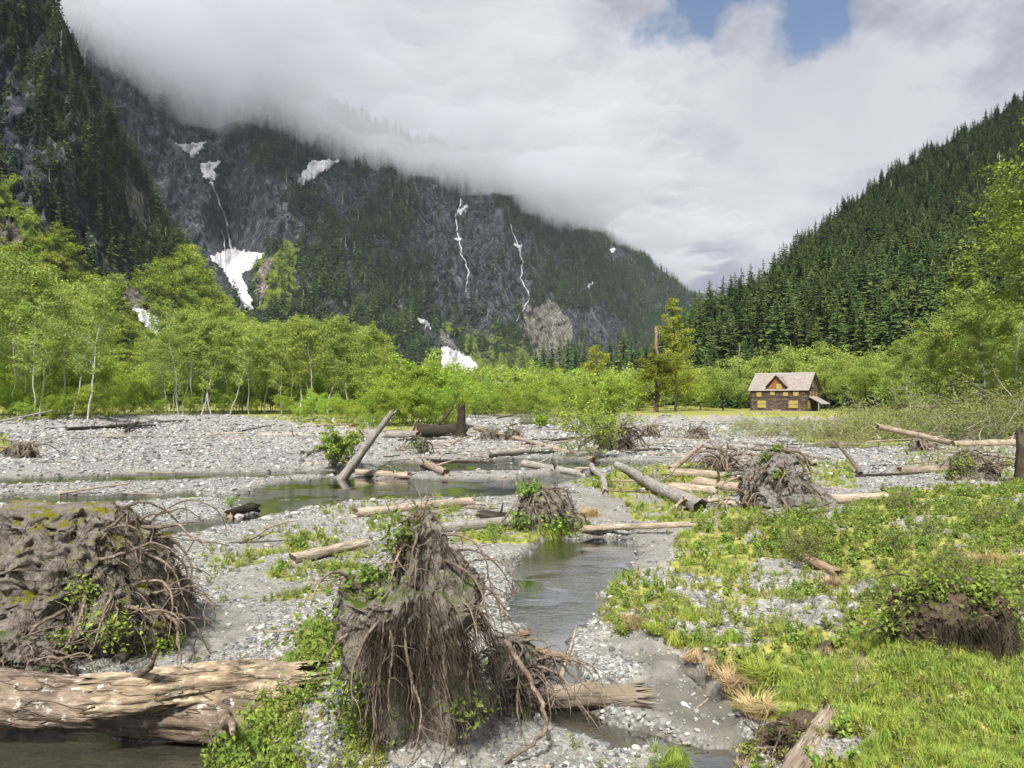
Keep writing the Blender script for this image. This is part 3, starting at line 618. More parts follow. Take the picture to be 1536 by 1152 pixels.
def place(pr, loc, s=1., rz=0., label='', cat='tree', group=None, tilt=(0, 0), name=None, sz=None):
    o = bpy.data.objects.new(name or pr['name'], None); C.objects.link(o); o.location = loc; o.rotation_euler = (tilt[0], tilt[1], rz); o.scale = (s, s, sz or s)
    tag(o, label, cat, group)
    for k in ('trunk', 'crown'):
        c = bpy.data.objects.new(k, pr[k]); C.objects.link(c); c.parent = o
    return o
KIT = bpy.data.collections.new('seed_shapes')
def kit(name, items):                                  # shapes that only the masses ("stuff") repeat
    col = bpy.data.collections.new(name)
    for k, me in enumerate(items):
        col.objects.link(bpy.data.objects.new(f'{name}_{k}', me))
    return col
def joined(tm, V, F, leafm, trunkm):
    mb = MB(); mb.V = list(tm.V); mb.T = list(tm.T); mb.Q = list(tm.Q); mb.n = tm.n; mb.mt = [np.zeros(len(q)) for q in tm.T]; mb.mq = [np.zeros(len(q)) for q in tm.Q]
    mb.add(V, F, 1); return mb.mesh('mass', [M[trunkm], M[leafm]])
def scatter(name, col, nvar, pts, scale, rot, label, parent=None, cat=None, pick=None):
    pts = np.asarray(pts, np.float32); n = len(pts); me = bpy.data.meshes.new(name); me.vertices.add(n); me.vertices.foreach_set('co', pts.ravel())
    a = me.attributes.new('scl', 'FLOAT_VECTOR', 'POINT'); sv = np.asarray(scale, np.float32); sv = np.repeat(sv[:, None], 3, 1) if sv.ndim == 1 else sv; a.data.foreach_set('vector', sv.astype(np.float32).ravel())
    a = me.attributes.new('turn', 'FLOAT_VECTOR', 'POINT'); a.data.foreach_set('vector', np.asarray(rot, np.float32).ravel())
    a = me.attributes.new('pick', 'INT', 'POINT'); a.data.foreach_set('value', (R.integers(0, nvar, n) if pick is None else pick).astype(np.int32))
    me.update(); o = link(name, me, parent); tag(o, label, cat, None, 'stuff')
    ng = bpy.data.node_groups.new(name, 'GeometryNodeTree'); ng.interface.new_socket('Geometry', in_out='INPUT', socket_type='NodeSocketGeometry'); ng.interface.new_socket('Geometry', in_out='OUTPUT', socket_type='NodeSocketGeometry')
    gi = ng.nodes.new('NodeGroupInput'); go = ng.nodes.new('NodeGroupOutput'); ins = ng.nodes.new('GeometryNodeInstanceOnPoints'); ci = ng.nodes.new('GeometryNodeCollectionInfo')
    ci.inputs['Collection'].default_value = col; ci.inputs['Separate Children'].default_value = True; ci.inputs['Reset Children'].default_value = True
    def na(nm, t): x = ng.nodes.new('GeometryNodeInputNamedAttribute'); x.data_type = t; x.inputs['Name'].default_value = nm; return [s for s in x.outputs if s.enabled][0]
    L = ng.links.new; L(gi.outputs[0], ins.inputs['Points']); L(ci.outputs[0], ins.inputs['Instance']); ins.inputs['Pick Instance'].default_value = True
    L(na('pick', 'INT'), ins.inputs['Instance Index']); L(na('scl', 'FLOAT_VECTOR'), ins.inputs['Scale'])
    e = ng.nodes.new('FunctionNodeEulerToRotation'); L(na('turn', 'FLOAT_VECTOR'), e.inputs[0]); L(e.outputs[0], ins.inputs['Rotation']); L(ins.outputs[0], go.inputs[0])
    md = o.modifiers.new('spread', 'NODES'); md.node_group = ng; return o
def spin(n, t=.0, r=R): return np.stack([r.normal(size=n) * t, r.normal(size=n) * t, r.uniform(0, 6.28, n)], -1)

# conifer masses on the slopes
far_kit = kit('far_fir', [joined(*conifer(s, 1., .15 + .03 * (s % 3), 11, 5, 1, quad=1.4, ragged=.4, droop=.3), ('needle_far', 'needle_far', 'needle', 'needle_far', 'needle_light')[s], 'trunk') for s in range(5)])
mid_kit = kit('mid_fir', [joined(*conifer(20 + s, 1., .15 + .025 * (s % 3), 26, 6, 2, quad=1.25, ragged=.45, droop=.35), 'needle_light' if s == 4 else 'needle', 'trunk') for s in range(5)])
def snag_shape(s):
    r = np.random.default_rng(s); mb = MB(); mb.tube(crook(np.zeros(3), np.array([r.normal() * .03, 0, .8]), 8, .06, r), np.linspace(.016, .004, 8), 4)
    for k in range(7): a = r.uniform(0, 6.28); z = r.uniform(.25, .75); mb.tube([(0, 0, z), (math.cos(a) * .06, math.sin(a) * .06, z + .02)], [.006, .003], 3)
    return mb.mesh('mass', [M['birchy']])
for k_ in (far_kit, mid_kit): k_.objects.link(bpy.data.objects.new('zz_dead_fir', snag_shape(len(k_.objects))))
def picks(n, r): return np.where(r.uniform(size=n) < .02, 5, r.integers(0, 5, n))
rs = np.random.default_rng(5)
clump = lambda u, v, s, sd: fbm(np.stack([u / s, v / s, u * 0 + sd], -1), 3)
rk2 = S2.zone
def dens2(u, v, i, j):
    rock, md, tn = (q[i, j] for q in S2.zone); k = np.clip(1.15 - rock * 1.25 - tn * 1.3 - md * .85, 0, 1) + .06
    return k * sstep(-.55, .1, clump(u, v * .6, 14, 3.) + .15) * np.where(rock > .9, .25, 1)
p, u, v = S2.scatter(20000, dens2, rs); s = rs.uniform(15, 36, len(p)) * np.clip(.75 + p[:, 1] / 5200, .6, 1.5); n2 = len(p)
d_a = (p, s)
def dens1(u, v, i, j):
    rock, md, tn = (q[i, j] for q in S1.zone); k = np.clip(1.1 - rock * 1.1 - tn * 1.3 - md * 1.12, 0, 1)
    return k * sstep(-.5, .1, clump(u, v * .6, 12, 7.) + .12)
p1, u, v = S1.scatter(5200, dens1, rs); s1 = rs.uniform(7, 22, len(p1))
pp = np.vstack([p, p1]); sc3 = np.concatenate([s, s1]); sc3 = np.stack([sc3 * rs.uniform(.8, 1.25, len(sc3)), sc3 * rs.uniform(.8, 1.25, len(sc3)), sc3], -1)
scatter('mountain_forest', far_kit, 5, pp - np.array([0, 0, 1.]), sc3, spin(len(pp), .04), 'dark conifer forest clinging to the left mountainsides', pick=picks(len(pp), rs))
p3, u, v = S3.scatter(16000, lambda u, v, i, j: .25 + sstep(-.7, -.1, clump(u, v, 40, 2.)), rs)
s3 = rs.uniform(13, 39, len(p3)) * np.clip(1.0 - .62 * sstep(230, 560, p3[:, 1]), .36, 1.1)
order = np.argsort(p3[:, 1]); near = order[:150]; rest = order[150:]
sv = np.stack([s3 * rs.uniform(1., 1.7, len(s3)), s3 * rs.uniform(1., 1.7, len(s3)), s3], -1)
scatter('hillside_forest', mid_kit, 5, p3[rest] - np.array([0, 0, .8]), sv[rest], spin(len(rest), .03), 'dense dark conifer forest covering the right hillside', pick=picks(len(rest), rs))
FIRS = [protot('conifer_tree', conifer(40 + s, 34., 5.6 + .7 * (s % 2), 50, 7, 3, droop=.32, ragged=.4, quad=1.15), 'needle_light' if s == 3 else 'needle', 'trunk') for s in range(4)]
GF = 'dark conifers along the foot of the hillside'; LF = 'tall dark conifer standing at the foot of the right hillside'
for q in near:
    k = s3[q] / 34. * .98
    place(FIRS[rs.integers(4)], p3[q] - np.array([0, 0, .5]), k, rs.uniform(0, 6.28), LF, 'conifer', GF)
# valley-floor conifers, the dark stand beyond the chalet and the bushes
def zat(x, y): return float(H(np.array([x]), np.array([y]))[0])
for k, (a, top, dd) in enumerate([(803, 520, 430), (815, 508, 440), (828, 512, 420), (840, 505, 450), (852, 500, 430), (864, 512, 445), (876, 508, 425), (890, 518, 440), (903, 510, 430), (915, 500, 450), (925, 515, 430), (936, 492, 420), (947, 505, 430), (958, 512, 410), (968, 518, 400), (812, 535, 400), (846, 530, 400), (882, 535, 400), (912, 532, 400), (832, 540, 390), (940, 530, 390), (785, 545, 520), (770, 555, 560), (712, 548, 330), (703, 552, 320), (722, 556, 340)]):
    x = (a - 768) / FOC * dd; z = zat(x, dd); h = 4 + (598 - top) / FOC * dd - z
    place(FIRS[k % 4], (x, dd, z), h / 34., k * 1.7, 'dark conifer in the mid-valley stand beyond the pale river bushes', 'conifer', 'dark conifers in the mid-valley stand', sz=h / 34.)
for k in range(60):
    a = 1060 + (k * 37.7) % 560 + rs.normal() * 6; dd = rs.uniform(205, 260); x = (a - 768) / FOC * dd; z = zat(x, dd)
    top = np.interp(a, [1060, 1150, 1250, 1350, 1450, 1640], [535, 505, 465, 430, 430, 400]) + rs.normal() * 14; h = 4 + (598 - top) / FOC * dd - z
    place(FIRS[k % 4], (x, dd, z), h / 34. * 1.05, k * 2.1, 'tall dark conifer rising from the valley floor behind the bright alders', 'conifer', 'dark conifers on the valley floor behind the chalet', sz=h / 34.)

# bright brush masses
bush_kit = kit('brush', [joined(*tree(60 + s, 1., .08, .55, 420, .085, stems=3, limbs=15, upw=.8, spread=.12), 'leaf_slope', 'trunk') for s in range(4)])
q1, u, v = S1.scatter(5500, lambda u, v, i, j: S1.zone[1][i, j] * sstep(-.5, 0, clump(u, v, 9, 4.)) * (v < 605), rs)
q2, u, v = S2.scatter(1500, lambda u, v, i, j: S2.zone[1][i, j] * (v > 360), rs)
pp = np.vstack([q1, q2]); s = np.concatenate([rs.uniform(3, 8, len(q1)) * np.clip(q1[:, 1] / 450, .6, 1.4), rs.uniform(7, 14, len(q2))])
scatter('slope_brush', bush_kit, 4, pp - np.array([0, 0, .6]), np.stack([s, s, s * .8], -1), spin(len(pp), .05), 'bright green alder brush on the lower mountain slopes')
vb_kit = kit('valley_brush', [joined(*tree(80 + s, 1., .1, .45, 1100, .06, stems=2, limbs=18, upw=.7, spread=.1), 'leaf_bush', 'birchy') for s in range(4)])
n = 900; dd = rs.uniform(175, 900, n); a = rs.uniform(560, 1130, n); a = np.where(dd < 260, rs.uniform(690, 960, n), a); x = (a - 768) / FOC * dd; z = H(x, dd); s = rs.uniform(6, 11, n) * np.clip(dd / 260, .8, 1.6)
scatter('valley_brush', vb_kit, 4, np.stack([x, dd, z - .2], -1), s, spin(n, .04), 'pale green willow and alder thicket filling the valley floor')

# alders, individually
ALD = [protot('alder_tree', tree(100 + s, 20., .24 + .06 * (s % 3), 2.9 + .4 * (s % 3), 5200, .27, lean=.06, limbs=40, tr=.0078, upw=.75, flat_=.45, spread=.026, thin=1.1 + .4 * (s % 3), topk=.8), 'leaf_alder', 'birchy') for s in range(8)]
ALL = [protot('alder_tree', tree(110 + s, 20., .12, 4.4, 7500, .3, lean=.04, limbs=34, tr=.009, upw=.5, flat_=.5, spread=.022, thin=1.5), 'leaf_alder', 'birchy') for s in range(3)]
def stand(rows, protos, label, group, name=None, cat='alder'):
    for k, (a, top, dd) in enumerate(rows):
        x = (a - 768) / FOC * dd; z = zat(x, dd); h = 4 + (598 - top) / FOC * dd - z
        l = rs.normal() * .05
        h *= .9
        place(protos[(k * 3 + 1) % len(protos)], (x, dd, z - .05), h / 20. * 1.0, k * 2.4 + rs.uniform(), label, cat, group, (l, rs.normal() * .05), sz=h / 20.)
rows = [(132, 402, 112), (60, 385, 118), (15, 372, 116), (95, 420, 125), (-30, 365, 110), (38, 395, 130), (-70, 380, 120), (0, 400, 135), (110, 412, 135), (78, 398, 140), (25, 380, 148), (-110, 370, 130), (50, 440, 110), (-20, 410, 150)]
stand(rows, ALD, 'pale-trunked alder in the tall grove at the left edge of the gravel', 'alders in the left grove')
rows = [(a + rs.normal() * 3, t + rs.normal() * 4, d_) for a, t, d_ in [(242, 500, 150), (252, 470, 155), (262, 452, 160), (275, 462, 150), (288, 450, 158), (300, 458, 152), (312, 468, 160), (322, 462, 150), (335, 478, 158), (348, 480, 152), (362, 470, 162), (375, 476, 150), (388, 480, 160), (400, 470, 154), (412, 474, 162), (424, 478, 150), (436, 472, 160), (448, 476, 152), (460, 470, 162), (472, 474, 150), (484, 472, 158), (497, 470, 154), (510, 474, 162), (522, 472, 152), (535, 478, 160), (548, 480, 150), (560, 486, 158), (572, 496, 154), (584, 515, 150), (270, 480, 175), (296, 476, 178), (330, 490, 172), (366, 488, 178), (405, 484, 174), (440, 482, 178), (470, 478, 172), (505, 482, 178), (540, 490, 174), (570, 505, 170), (235, 520, 165), (228, 560, 160)]]
stand(rows, ALD, 'slender pale-trunked alder in the dense grove beyond the gravel', 'alders in the middle grove')
lean = bpy.data.objects
for a0, a1, t, d_ in ((302, 325, 500, 146), (345, 378, 490, 146), (268, 250, 505, 146)):
    x = (a0 - 768) / FOC * d_; z = zat(x, d_); h = (598 - t) / FOC * d_ + 4 - z
    place(ALD[a0 % 8], (x, d_, z), h / 20., .5, 'leaning pale alder at the front edge of the grove, %s' % ('the most tilted' if a0 == 345 else 'tilted slightly right' if a0 == 302 else 'tilted left'), 'alder', 'alders in the middle grove', (0, math.atan((a1 - a0) / FOC * d_ / h)), sz=h / 20.)
rows = [(1482, 425, 108), (1430, 462, 112), (1515, 450, 104), (1395, 478, 116), (1365, 500, 112), (1550, 440, 106), (1455, 448, 122), (1500, 470, 128), (1345, 530, 120), (1410, 500, 128), (1590, 430, 112), (1535, 480, 122), (1380, 520, 132), (1470, 500, 100), (1640, 440, 115)]
stand(rows, ALL, 'bright green alder with a pale trunk right of the chalet', 'alders at the right edge')
SHR = [protot('river_shrub', tree(130 + s, 6., .03, 3.0, 8000, .17, stems=4, limbs=32, tr=.01, upw=.75, flat_=.25, spread=.05), 'leaf_bush', 'trunk') for s in range(4)]
ORC = [protot('orchard_tree', tree(140 + s, 8., .3, 4.2, 5200, .22, stems=1, lean=.15, limbs=22, tr=.028, upw=.45, flat_=.3, spread=.05), 'leaf_alder', 'trunk') for s in range(4)]
def shr(rows, protos, hh, label, group, cat, name=None):
    for k, (a, top, dd) in enumerate(rows):
        x = (a - 768) / FOC * dd; z = zat(x, dd); h = 4 + (598 - top) / FOC * dd - z
        place(protos[k % len(protos)], (x, dd, z - .05), h / hh, k * 1.9, label, cat, group, name=name)
shr([(575, 578, 90), (600, 562, 94), (625, 556, 98), (650, 560, 96), (672, 572, 94), (585, 590, 86), (555, 598, 90), (612, 585, 86), (640, 588, 86), (660, 600, 88), (520, 605, 92), (535, 612, 86), (495, 602, 98), (682, 598, 92), (470, 600, 104), (450, 612, 104), (560, 622, 82)], SHR, 6., 'bright green willow shrub massed behind the tilted log and mossy stump', 'willow shrubs in front of the grove', 'shrub')
shr([(1085, 562, 172), (1050, 560, 190), (1110, 575, 195), (1245, 545, 190), (1262, 560, 172), (1285, 540, 185), (1310, 548, 170), (1330, 545, 160), (1235, 570, 200), (1140, 545, 215), (1190, 535, 220), (1218, 530, 212), (1345, 560, 150), (1298, 560, 158), (1165, 548, 210)], ORC, 8., 'spreading light green tree with a dark crooked trunk near the chalet', 'crooked trees round the chalet', 'tree')
shr([(715, 585, 150), (740, 580, 165), (765, 588, 158), (790, 580, 170), (815, 585, 160), (840, 575, 172), (860, 580, 162), (895, 578, 170), (925, 572, 165), (948, 575, 172), (1035, 575, 180), (1020, 560, 200), (1060, 585, 178), (700, 590, 140), (880, 590, 150), (830, 595, 150), (200, 555, 170), (215, 575, 160), (190, 580, 150), (230, 590, 150), (175, 590, 140), (160, 600, 128), (130, 606, 118), (80, 606, 112), (40, 608, 108)], SHR, 6., 'soft green willow thicket bush at the far side of the gravel', 'far willow bushes', 'shrub')
rows = [(a, 556 + (k % 3) * 9, 174 + (k % 4) * 4) for k, a in enumerate(range(236, 606, 17))]
shr(rows, SHR, 6., 'dark green undergrowth shrub among the trunks of the middle grove', 'undergrowth of the groves', 'shrub')
shr([(a, 548 + (k % 3) * 10, 140 + (k % 4) * 5) for k, a in enumerate(range(-60, 150, 15))], SHR, 6., 'dark green undergrowth shrub among the trunks of the left grove', 'undergrowth of the groves', 'shrub')
shr([(a, 603 - (k % 3) * 5, 143 + (k % 4) * 3) for k, a in enumerate(range(240, 600, 47))] + [(a, 594 - (k % 3) * 6, 112 + (k % 3) * 3) for k, a in enumerate(range(-40, 180, 41))], SHR, 6., 'low bushy shrub at the gravel edge in front of the grove trunks', 'low shrubs in front of the groves', 'shrub')
# the cottonwoods and the broken snag
def single(name, mk, leafm, trunkm, a, top, dd, hh, label, rz=0., tilt=(0, 0), cat='tree'):
    x = (a - 768) / FOC * dd; z = zat(x, dd); h = 4 + (598 - top) / FOC * dd - z
    return place(protot(name, mk, leafm, trunkm), (x, dd, z - .05), h / hh, rz, label, cat, tilt=tilt)
single('cottonwood_tree', tree(201, 24., .12, 4.6, 11000, .27, limbs=60, tr=.013, upw=.45, flat_=.35, spread=.02, cone=True), 'leaf_gold', 'trunk', 1012, 447, 166, 24., 'tall yellow-green cottonwood tapering to a point beside the snag')
single('cottonwood_tree', tree(202, 12., .08, 4.6, 11000, .26, limbs=34, tr=.03, upw=.3, topk=.9, flat_=.3, spread=.03), 'leaf_olive', 'trunk', 986, 535, 150, 12., 'dark mossy lower tree wrapped round the broken snag')
single('cottonwood_tree', tree(203, 14., .12, 2.6, 4500, .26, limbs=26, tr=.02, upw=.4, topk=.9, spread=.04), 'leaf_gold', 'trunk', 896, 520, 200, 14., 'small yellow-green tree with a dark trunk left of the snag')
single('cottonwood_tree', tree(204, 30., .25, 8.5, 30000, .3, limbs=60, tr=.012, upw=.35, topk=.9, flat_=.3, spread=.022), 'leaf_cotton', 'birchy', 1632, 185, 80, 30., 'huge yellow-green cottonwood cut off by the right edge')
single('cottonwood_tree', tree(205, 20., .2, 4.6, 10000, .28, limbs=46, tr=.014, upw=.3, spread=.025, cone=True), 'leaf_cotton', 'trunk', 1447, 385, 150, 20., 'golden green tree rising behind the bright alders')
def snag(a, top, bot, dd, r0, label, mat='snagw', seed=1, tilt=0., branches=10):
    r = np.random.default_rng(seed); x = (a - 768) / FOC * dd; z = zat(x, dd); h = (bot - top) / FOC * dd
    root = bpy.data.objects.new('dead_snag', None); C.objects.link(root); root.location = (x, dd, z); tag(root, label, 'dead tree')
    mb = MB(); p = crook(np.zeros(3), np.array([tilt * h, 0, h]), 18, .16, r); mb.tube(p, r0 * (1 - np.linspace(0, .55, 18)) * r.uniform(.85, 1.12, 18), 10, jit=.06)
    for q in range(4): b = r.uniform(0, 6.28); mb.tube([p[-1] + np.array([math.cos(b), math.sin(b), 0]) * r0 * .25 - [0, 0, .2], p[-1] + np.array([math.cos(b) * r0 * .3, math.sin(b) * r0 * .3, h * r.uniform(.02, .09)])], [r0 * .2, .01], 4)
    mb.build('trunk', M[mat], root, True)
    for q in range(branches):
        f = r.uniform(.3, .97); b = r.uniform(0, 6.28); L = h * r.uniform(.03, .12); p0 = p[int(f * 17)]
        bb = MB(); bb.tube(crook(p0, p0 + np.array([math.cos(b) * L, math.sin(b) * L, L * r.uniform(-.3, .5)]), 5, .2, r), np.linspace(r0 * .22, .02, 5), 5); bb.build('branch', M[mat], root, True)
snag(984, 490, 617, 151, .55, 'broken brown snag with a shattered pale top beside the cottonwood', seed=3, branches=20)
for a, t, b, d_, l in ((1110, 470, 560, 262, 'thin grey snag among the dark conifers left of the chalet'), (1113, 500, 580, 250, 'pair of bleached poles low among the conifers left of the chalet'), (853, 545, 590, 380, 'bare grey pole in front of the mid-valley conifers')): snag(a, t, b, d_, .35, l, 'wood_grey', a)
# ---------------------------------------------------------------- the boarded-up chalet
M['logwall'] = woodmat('old_log_wall', (.04, .028, .022), (.14, .1, .08), (.36, .285, .24), (.5, 3.2, 3.2), bstr=.4)
M['shake'] = woodmat('cedar_shake_roof', (.17, .145, .13), (.29, .255, .235), (.42, .385, .36), (9, .9, .9), crack=.35, bstr=.3)
M['shing'] = woodmat('orange_wall_shingle', (.13, .05, .025), (.3, .12, .05), (.42, .23, .1), (9, 9, 9), crack=.5)
def chalet():
    root = bpy.data.objects.new('log_chalet', None); C.objects.link(root); root.location = (63.5, 172, zat(63.5, 166) - .02); root.rotation_euler = (0, 0, math.radians(-40))
    tag(root, 'boarded-up brown log chalet with pale shake roof and small front gable', 'house')
    hx, hy, ev, rg = 6.3, 4.25, 4.95, 8.8
    mb = MB()
    mb.box(-hx + .1, hx - .1, -hy + .1, hy - .1, 0, ev - .03, 1)
    for k in range(16):
        z = .18 + k * .3; j = .02 * math.sin(k * 5)
        for y in (-hy, hy): mb.tube([(-hx - .22 + j, y, z), (0, y + j, z), (hx + .22 - j, y, z)], .15, 8)
        if z + .15 < ev:
            for x in (-hx, hx): mb.tube([(x, -hy - .22, z + .15), (x + j, 0, z + .15), (x, hy + .22, z + .15)], .165, 8)
    for sx in (-1, 1):                                   # plank gable ends
        for k in range(22):
            y0 = -hy + k * 2 * hy / 22; y1 = y0 + 2 * hy / 22 - .02; ym = (y0 + y1) / 2; t = ev + (rg - ev) * (1 - abs(ym) / hy) - .12
            mb.box(sx * hx - .05, sx * hx + .05 + .02 * (k % 2), y0, y1, ev - .35, t)
    mb.build('wall', [M['logwall'], M['wood_dark']], root)
    fb = MB(); fb.box(-hx - .25, hx + .25, -hy - .24, hy + .24, -.3, .06); fb.build('foundation', M['wood_grey'], root)
    rb = MB(); L = math.hypot(hy + .55, rg - ev + .35); n = 15; th = math.atan2(rg - ev, hy)
    ux, uz = math.cos(th), -math.sin(th); nx_, nz_ = math.sin(th), math.cos(th); Lr = (hy + .38) / math.cos(th)
    for sy in (-1, 1):
        for k in range(n):
            a0, a1 = k * Lr / n, (k + 1.15) * Lr / n; h0, h1 = .04, .15
            c = []
            for xx in (-hx - .65, hx + .65):
                for a, h in ((a0, h0), (a1, h0 + .02), (a1, h1), (a0, h0 + .04)):
                    w_ = .015 * math.sin(k * 9 + xx); c.append((xx + w_, sy * (a * ux + h * nx_), rg + a * uz + h * nz_))
            rb.add(c, [(0, 1, 2, 3), (7, 6, 5, 4), (0, 4, 5, 1), (1, 5, 6, 2), (2, 6, 7, 3), (3, 7, 4, 0)])
    roof = rb.build('roof', M['shake'], root)
    eb = MB()
    for sx in (-1, 1):
        for sy in (-1, 1):
            x = sx * (hx + .63); eb.tube([(x, 0, rg - .06), (x, sy * Lr * ux, rg + Lr * uz - .06)], .09, 4)
    eb.build('barge_boards', M['wood_dark'], roof)
    def window(x0, x1, z0, z1, side='front', split=False):
        w = MB(); f = MB()
        if side == 'front':
            y = -hy - .19; w.box(x0, x1, y - .04, y + .1, z0, z1)
            if split: w.box(x0, x1, y - .055, y - .045, z0 + (z1 - z0) * .48, z0 + (z1 - z0) * .53, 1)
            for a, b, c, d_ in ((x0 - .1, x1 + .1, z0 - .1, z0), (x0 - .1, x1 + .1, z1, z1 + .1), (x0 - .1, x0, z0, z1), (x1, x1 + .1, z0, z1)): f.box(a, b, y - .07, y + .1, c, d_)
        else:
            x = hx + .19; w.box(x - .1, x + .04, x0, x1, z0, z1)
            for a, b, c, d_ in ((x0 - .1, x1 + .1, z0 - .1, z0), (x0 - .1, x1 + .1, z1, z1 + .1), (x0 - .1, x0, z0, z1), (x1, x1 + .1, z0, z1)): f.box(x - .1, x + .07, a, b, c, d_)
        o = w.build('window', [M['boardy'], M['wood_dark']], root); f.build('frame', M['logwall'], o); return o
    for a in ((-4.76, -2.77, .75, 2.4), (2.46, 4.46, .75, 2.4)): window(*a, split=True)
    for a in ((-4.9, -3.85, 3.25, 4.3), (-1.75, -.75, 3.65, 4.75), (1.2, 2.3, 3.45, 4.25), (3.5, 4.6, 3.45, 4.3)): window(*a)
    for a in ((-1., -.1, 5.4, 6.9), (-2.6, -1.8, 3.2, 4.6), (-.6, .3, 3.2, 4.6), (1.5, 2.3, 3.2, 4.4), (-3.7, -2.5, .6, 2.3)): window(*a, side='end')
    dm = bpy.data.objects.new('dormer', None); C.objects.link(dm); dm.parent = root
    cx, hw = -.3, 1.85; y0 = -hy - .12; f = MB(); top = 8.1; sh = 6.1
    f.add([(cx - hw, y0, ev + .1), (cx + hw, y0, ev + .1), (cx + hw, y0, sh), (cx, y0, top - .15), (cx - hw, y0, sh), (cx - hw, -.4, ev + .1), (cx + hw, -.4, ev + .1), (cx + hw, -.4, sh), (cx, -.4, top - .15), (cx - hw, -.4, sh)], [(0, 5, 6, 1), (0, 4, 9, 5), (1, 6, 7, 2)]); f.add([(cx - hw, y0, ev + .1), (cx + hw, y0, ev + .1), (cx + hw, y0, sh), (cx, y0, top - .15), (cx - hw, y0, sh)], [(0, 1, 2), (0, 2, 4), (4, 2, 3)])
    for k in range(9):
        z = ev + .15 + k * .36; half = hw if z + .3 < sh else hw * max(0, (top - z - .3) / (top - sh))
        if half > .2:
            f.add([(cx - half, y0 - .02, z + .34), (cx + half, y0 - .02, z + .34), (cx + half, y0 - .07, z), (cx - half, y0 - .07, z)], [(0, 3, 2, 1)])
    f.build('gable_face', M['shing'], dm)
    r_ = MB(); ov = .55; t2 = math.atan2(top - sh, hw)
    for s in (-1, 1):
        ln = (hw + ov) / math.cos(t2)
        for k in range(7):
            a0, a1 = k * ln / 7, (k + 1.1) * ln / 7; c = []
            for yy in (y0 - .5, -.35):
                for a, h in ((a0, .02), (a1, .04), (a1, .14), (a0, .06)): c.append((cx + s * (a * math.cos(t2) + h * math.sin(t2)), yy, top - a * math.sin(t2) + h * math.cos(t2)))
            r_.add(c, [(0, 1, 2, 3), (7, 6, 5, 4), (0, 4, 5, 1), (1, 5, 6, 2), (2, 6, 7, 3), (3, 7, 4, 0)])
    r_.build('dormer_roof', M['shake'], dm)
    b_ = MB()
    for s in (-1, 1): b_.tube([(cx, y0 - .52, top - .02), (cx + s * (hw + ov), y0 - .52, top - (hw + ov) * math.tan(t2) - .02)], .1, 4)
    b_.build('barge_boards', M['wood_dark'], dm)
    w = MB(); w.box(cx - .1, cx + 1.1, y0 - .12, y0, 5.0, 6.2); w.build('window', M['boardy'], dm)
    pr = bpy.data.objects.new('porch', None); C.objects.link(pr); pr.parent = root
    r_ = MB()
    for k in range(6):
        a0, a1 = hx + .1 + k * .5, hx + .1 + (k + 1.1) * .5; z0, z1 = 3.3 - k * .28, 3.3 - (k + 1.1) * .28
        r_.add([(a, y, z + h) for a, z in ((a0, z0), (a1, z1)) for y in (-3.6, 2.2) for h in (0, .1)], [(0, 2, 3, 1), (4, 5, 7, 6), (0, 4, 6, 2), (1, 3, 7, 5), (0, 1, 5, 4), (2, 6, 7, 3)])
    r_.build('porch_roof', M['shake'], pr)
    for y in (-3.3, 1.9):
        p = MB(); p.tube([(hx + 2.3, y, -.1), (hx + 2.3, y, 2.05)], .11, 8); p.build('post', M['wood_grey'], pr)
    q = MB(); q.box(-1.0, 1.0, -hy - 1.1, -hy - .3, -.1, .35); q.build('doorstep', M['wood_tan'], root)
chalet()

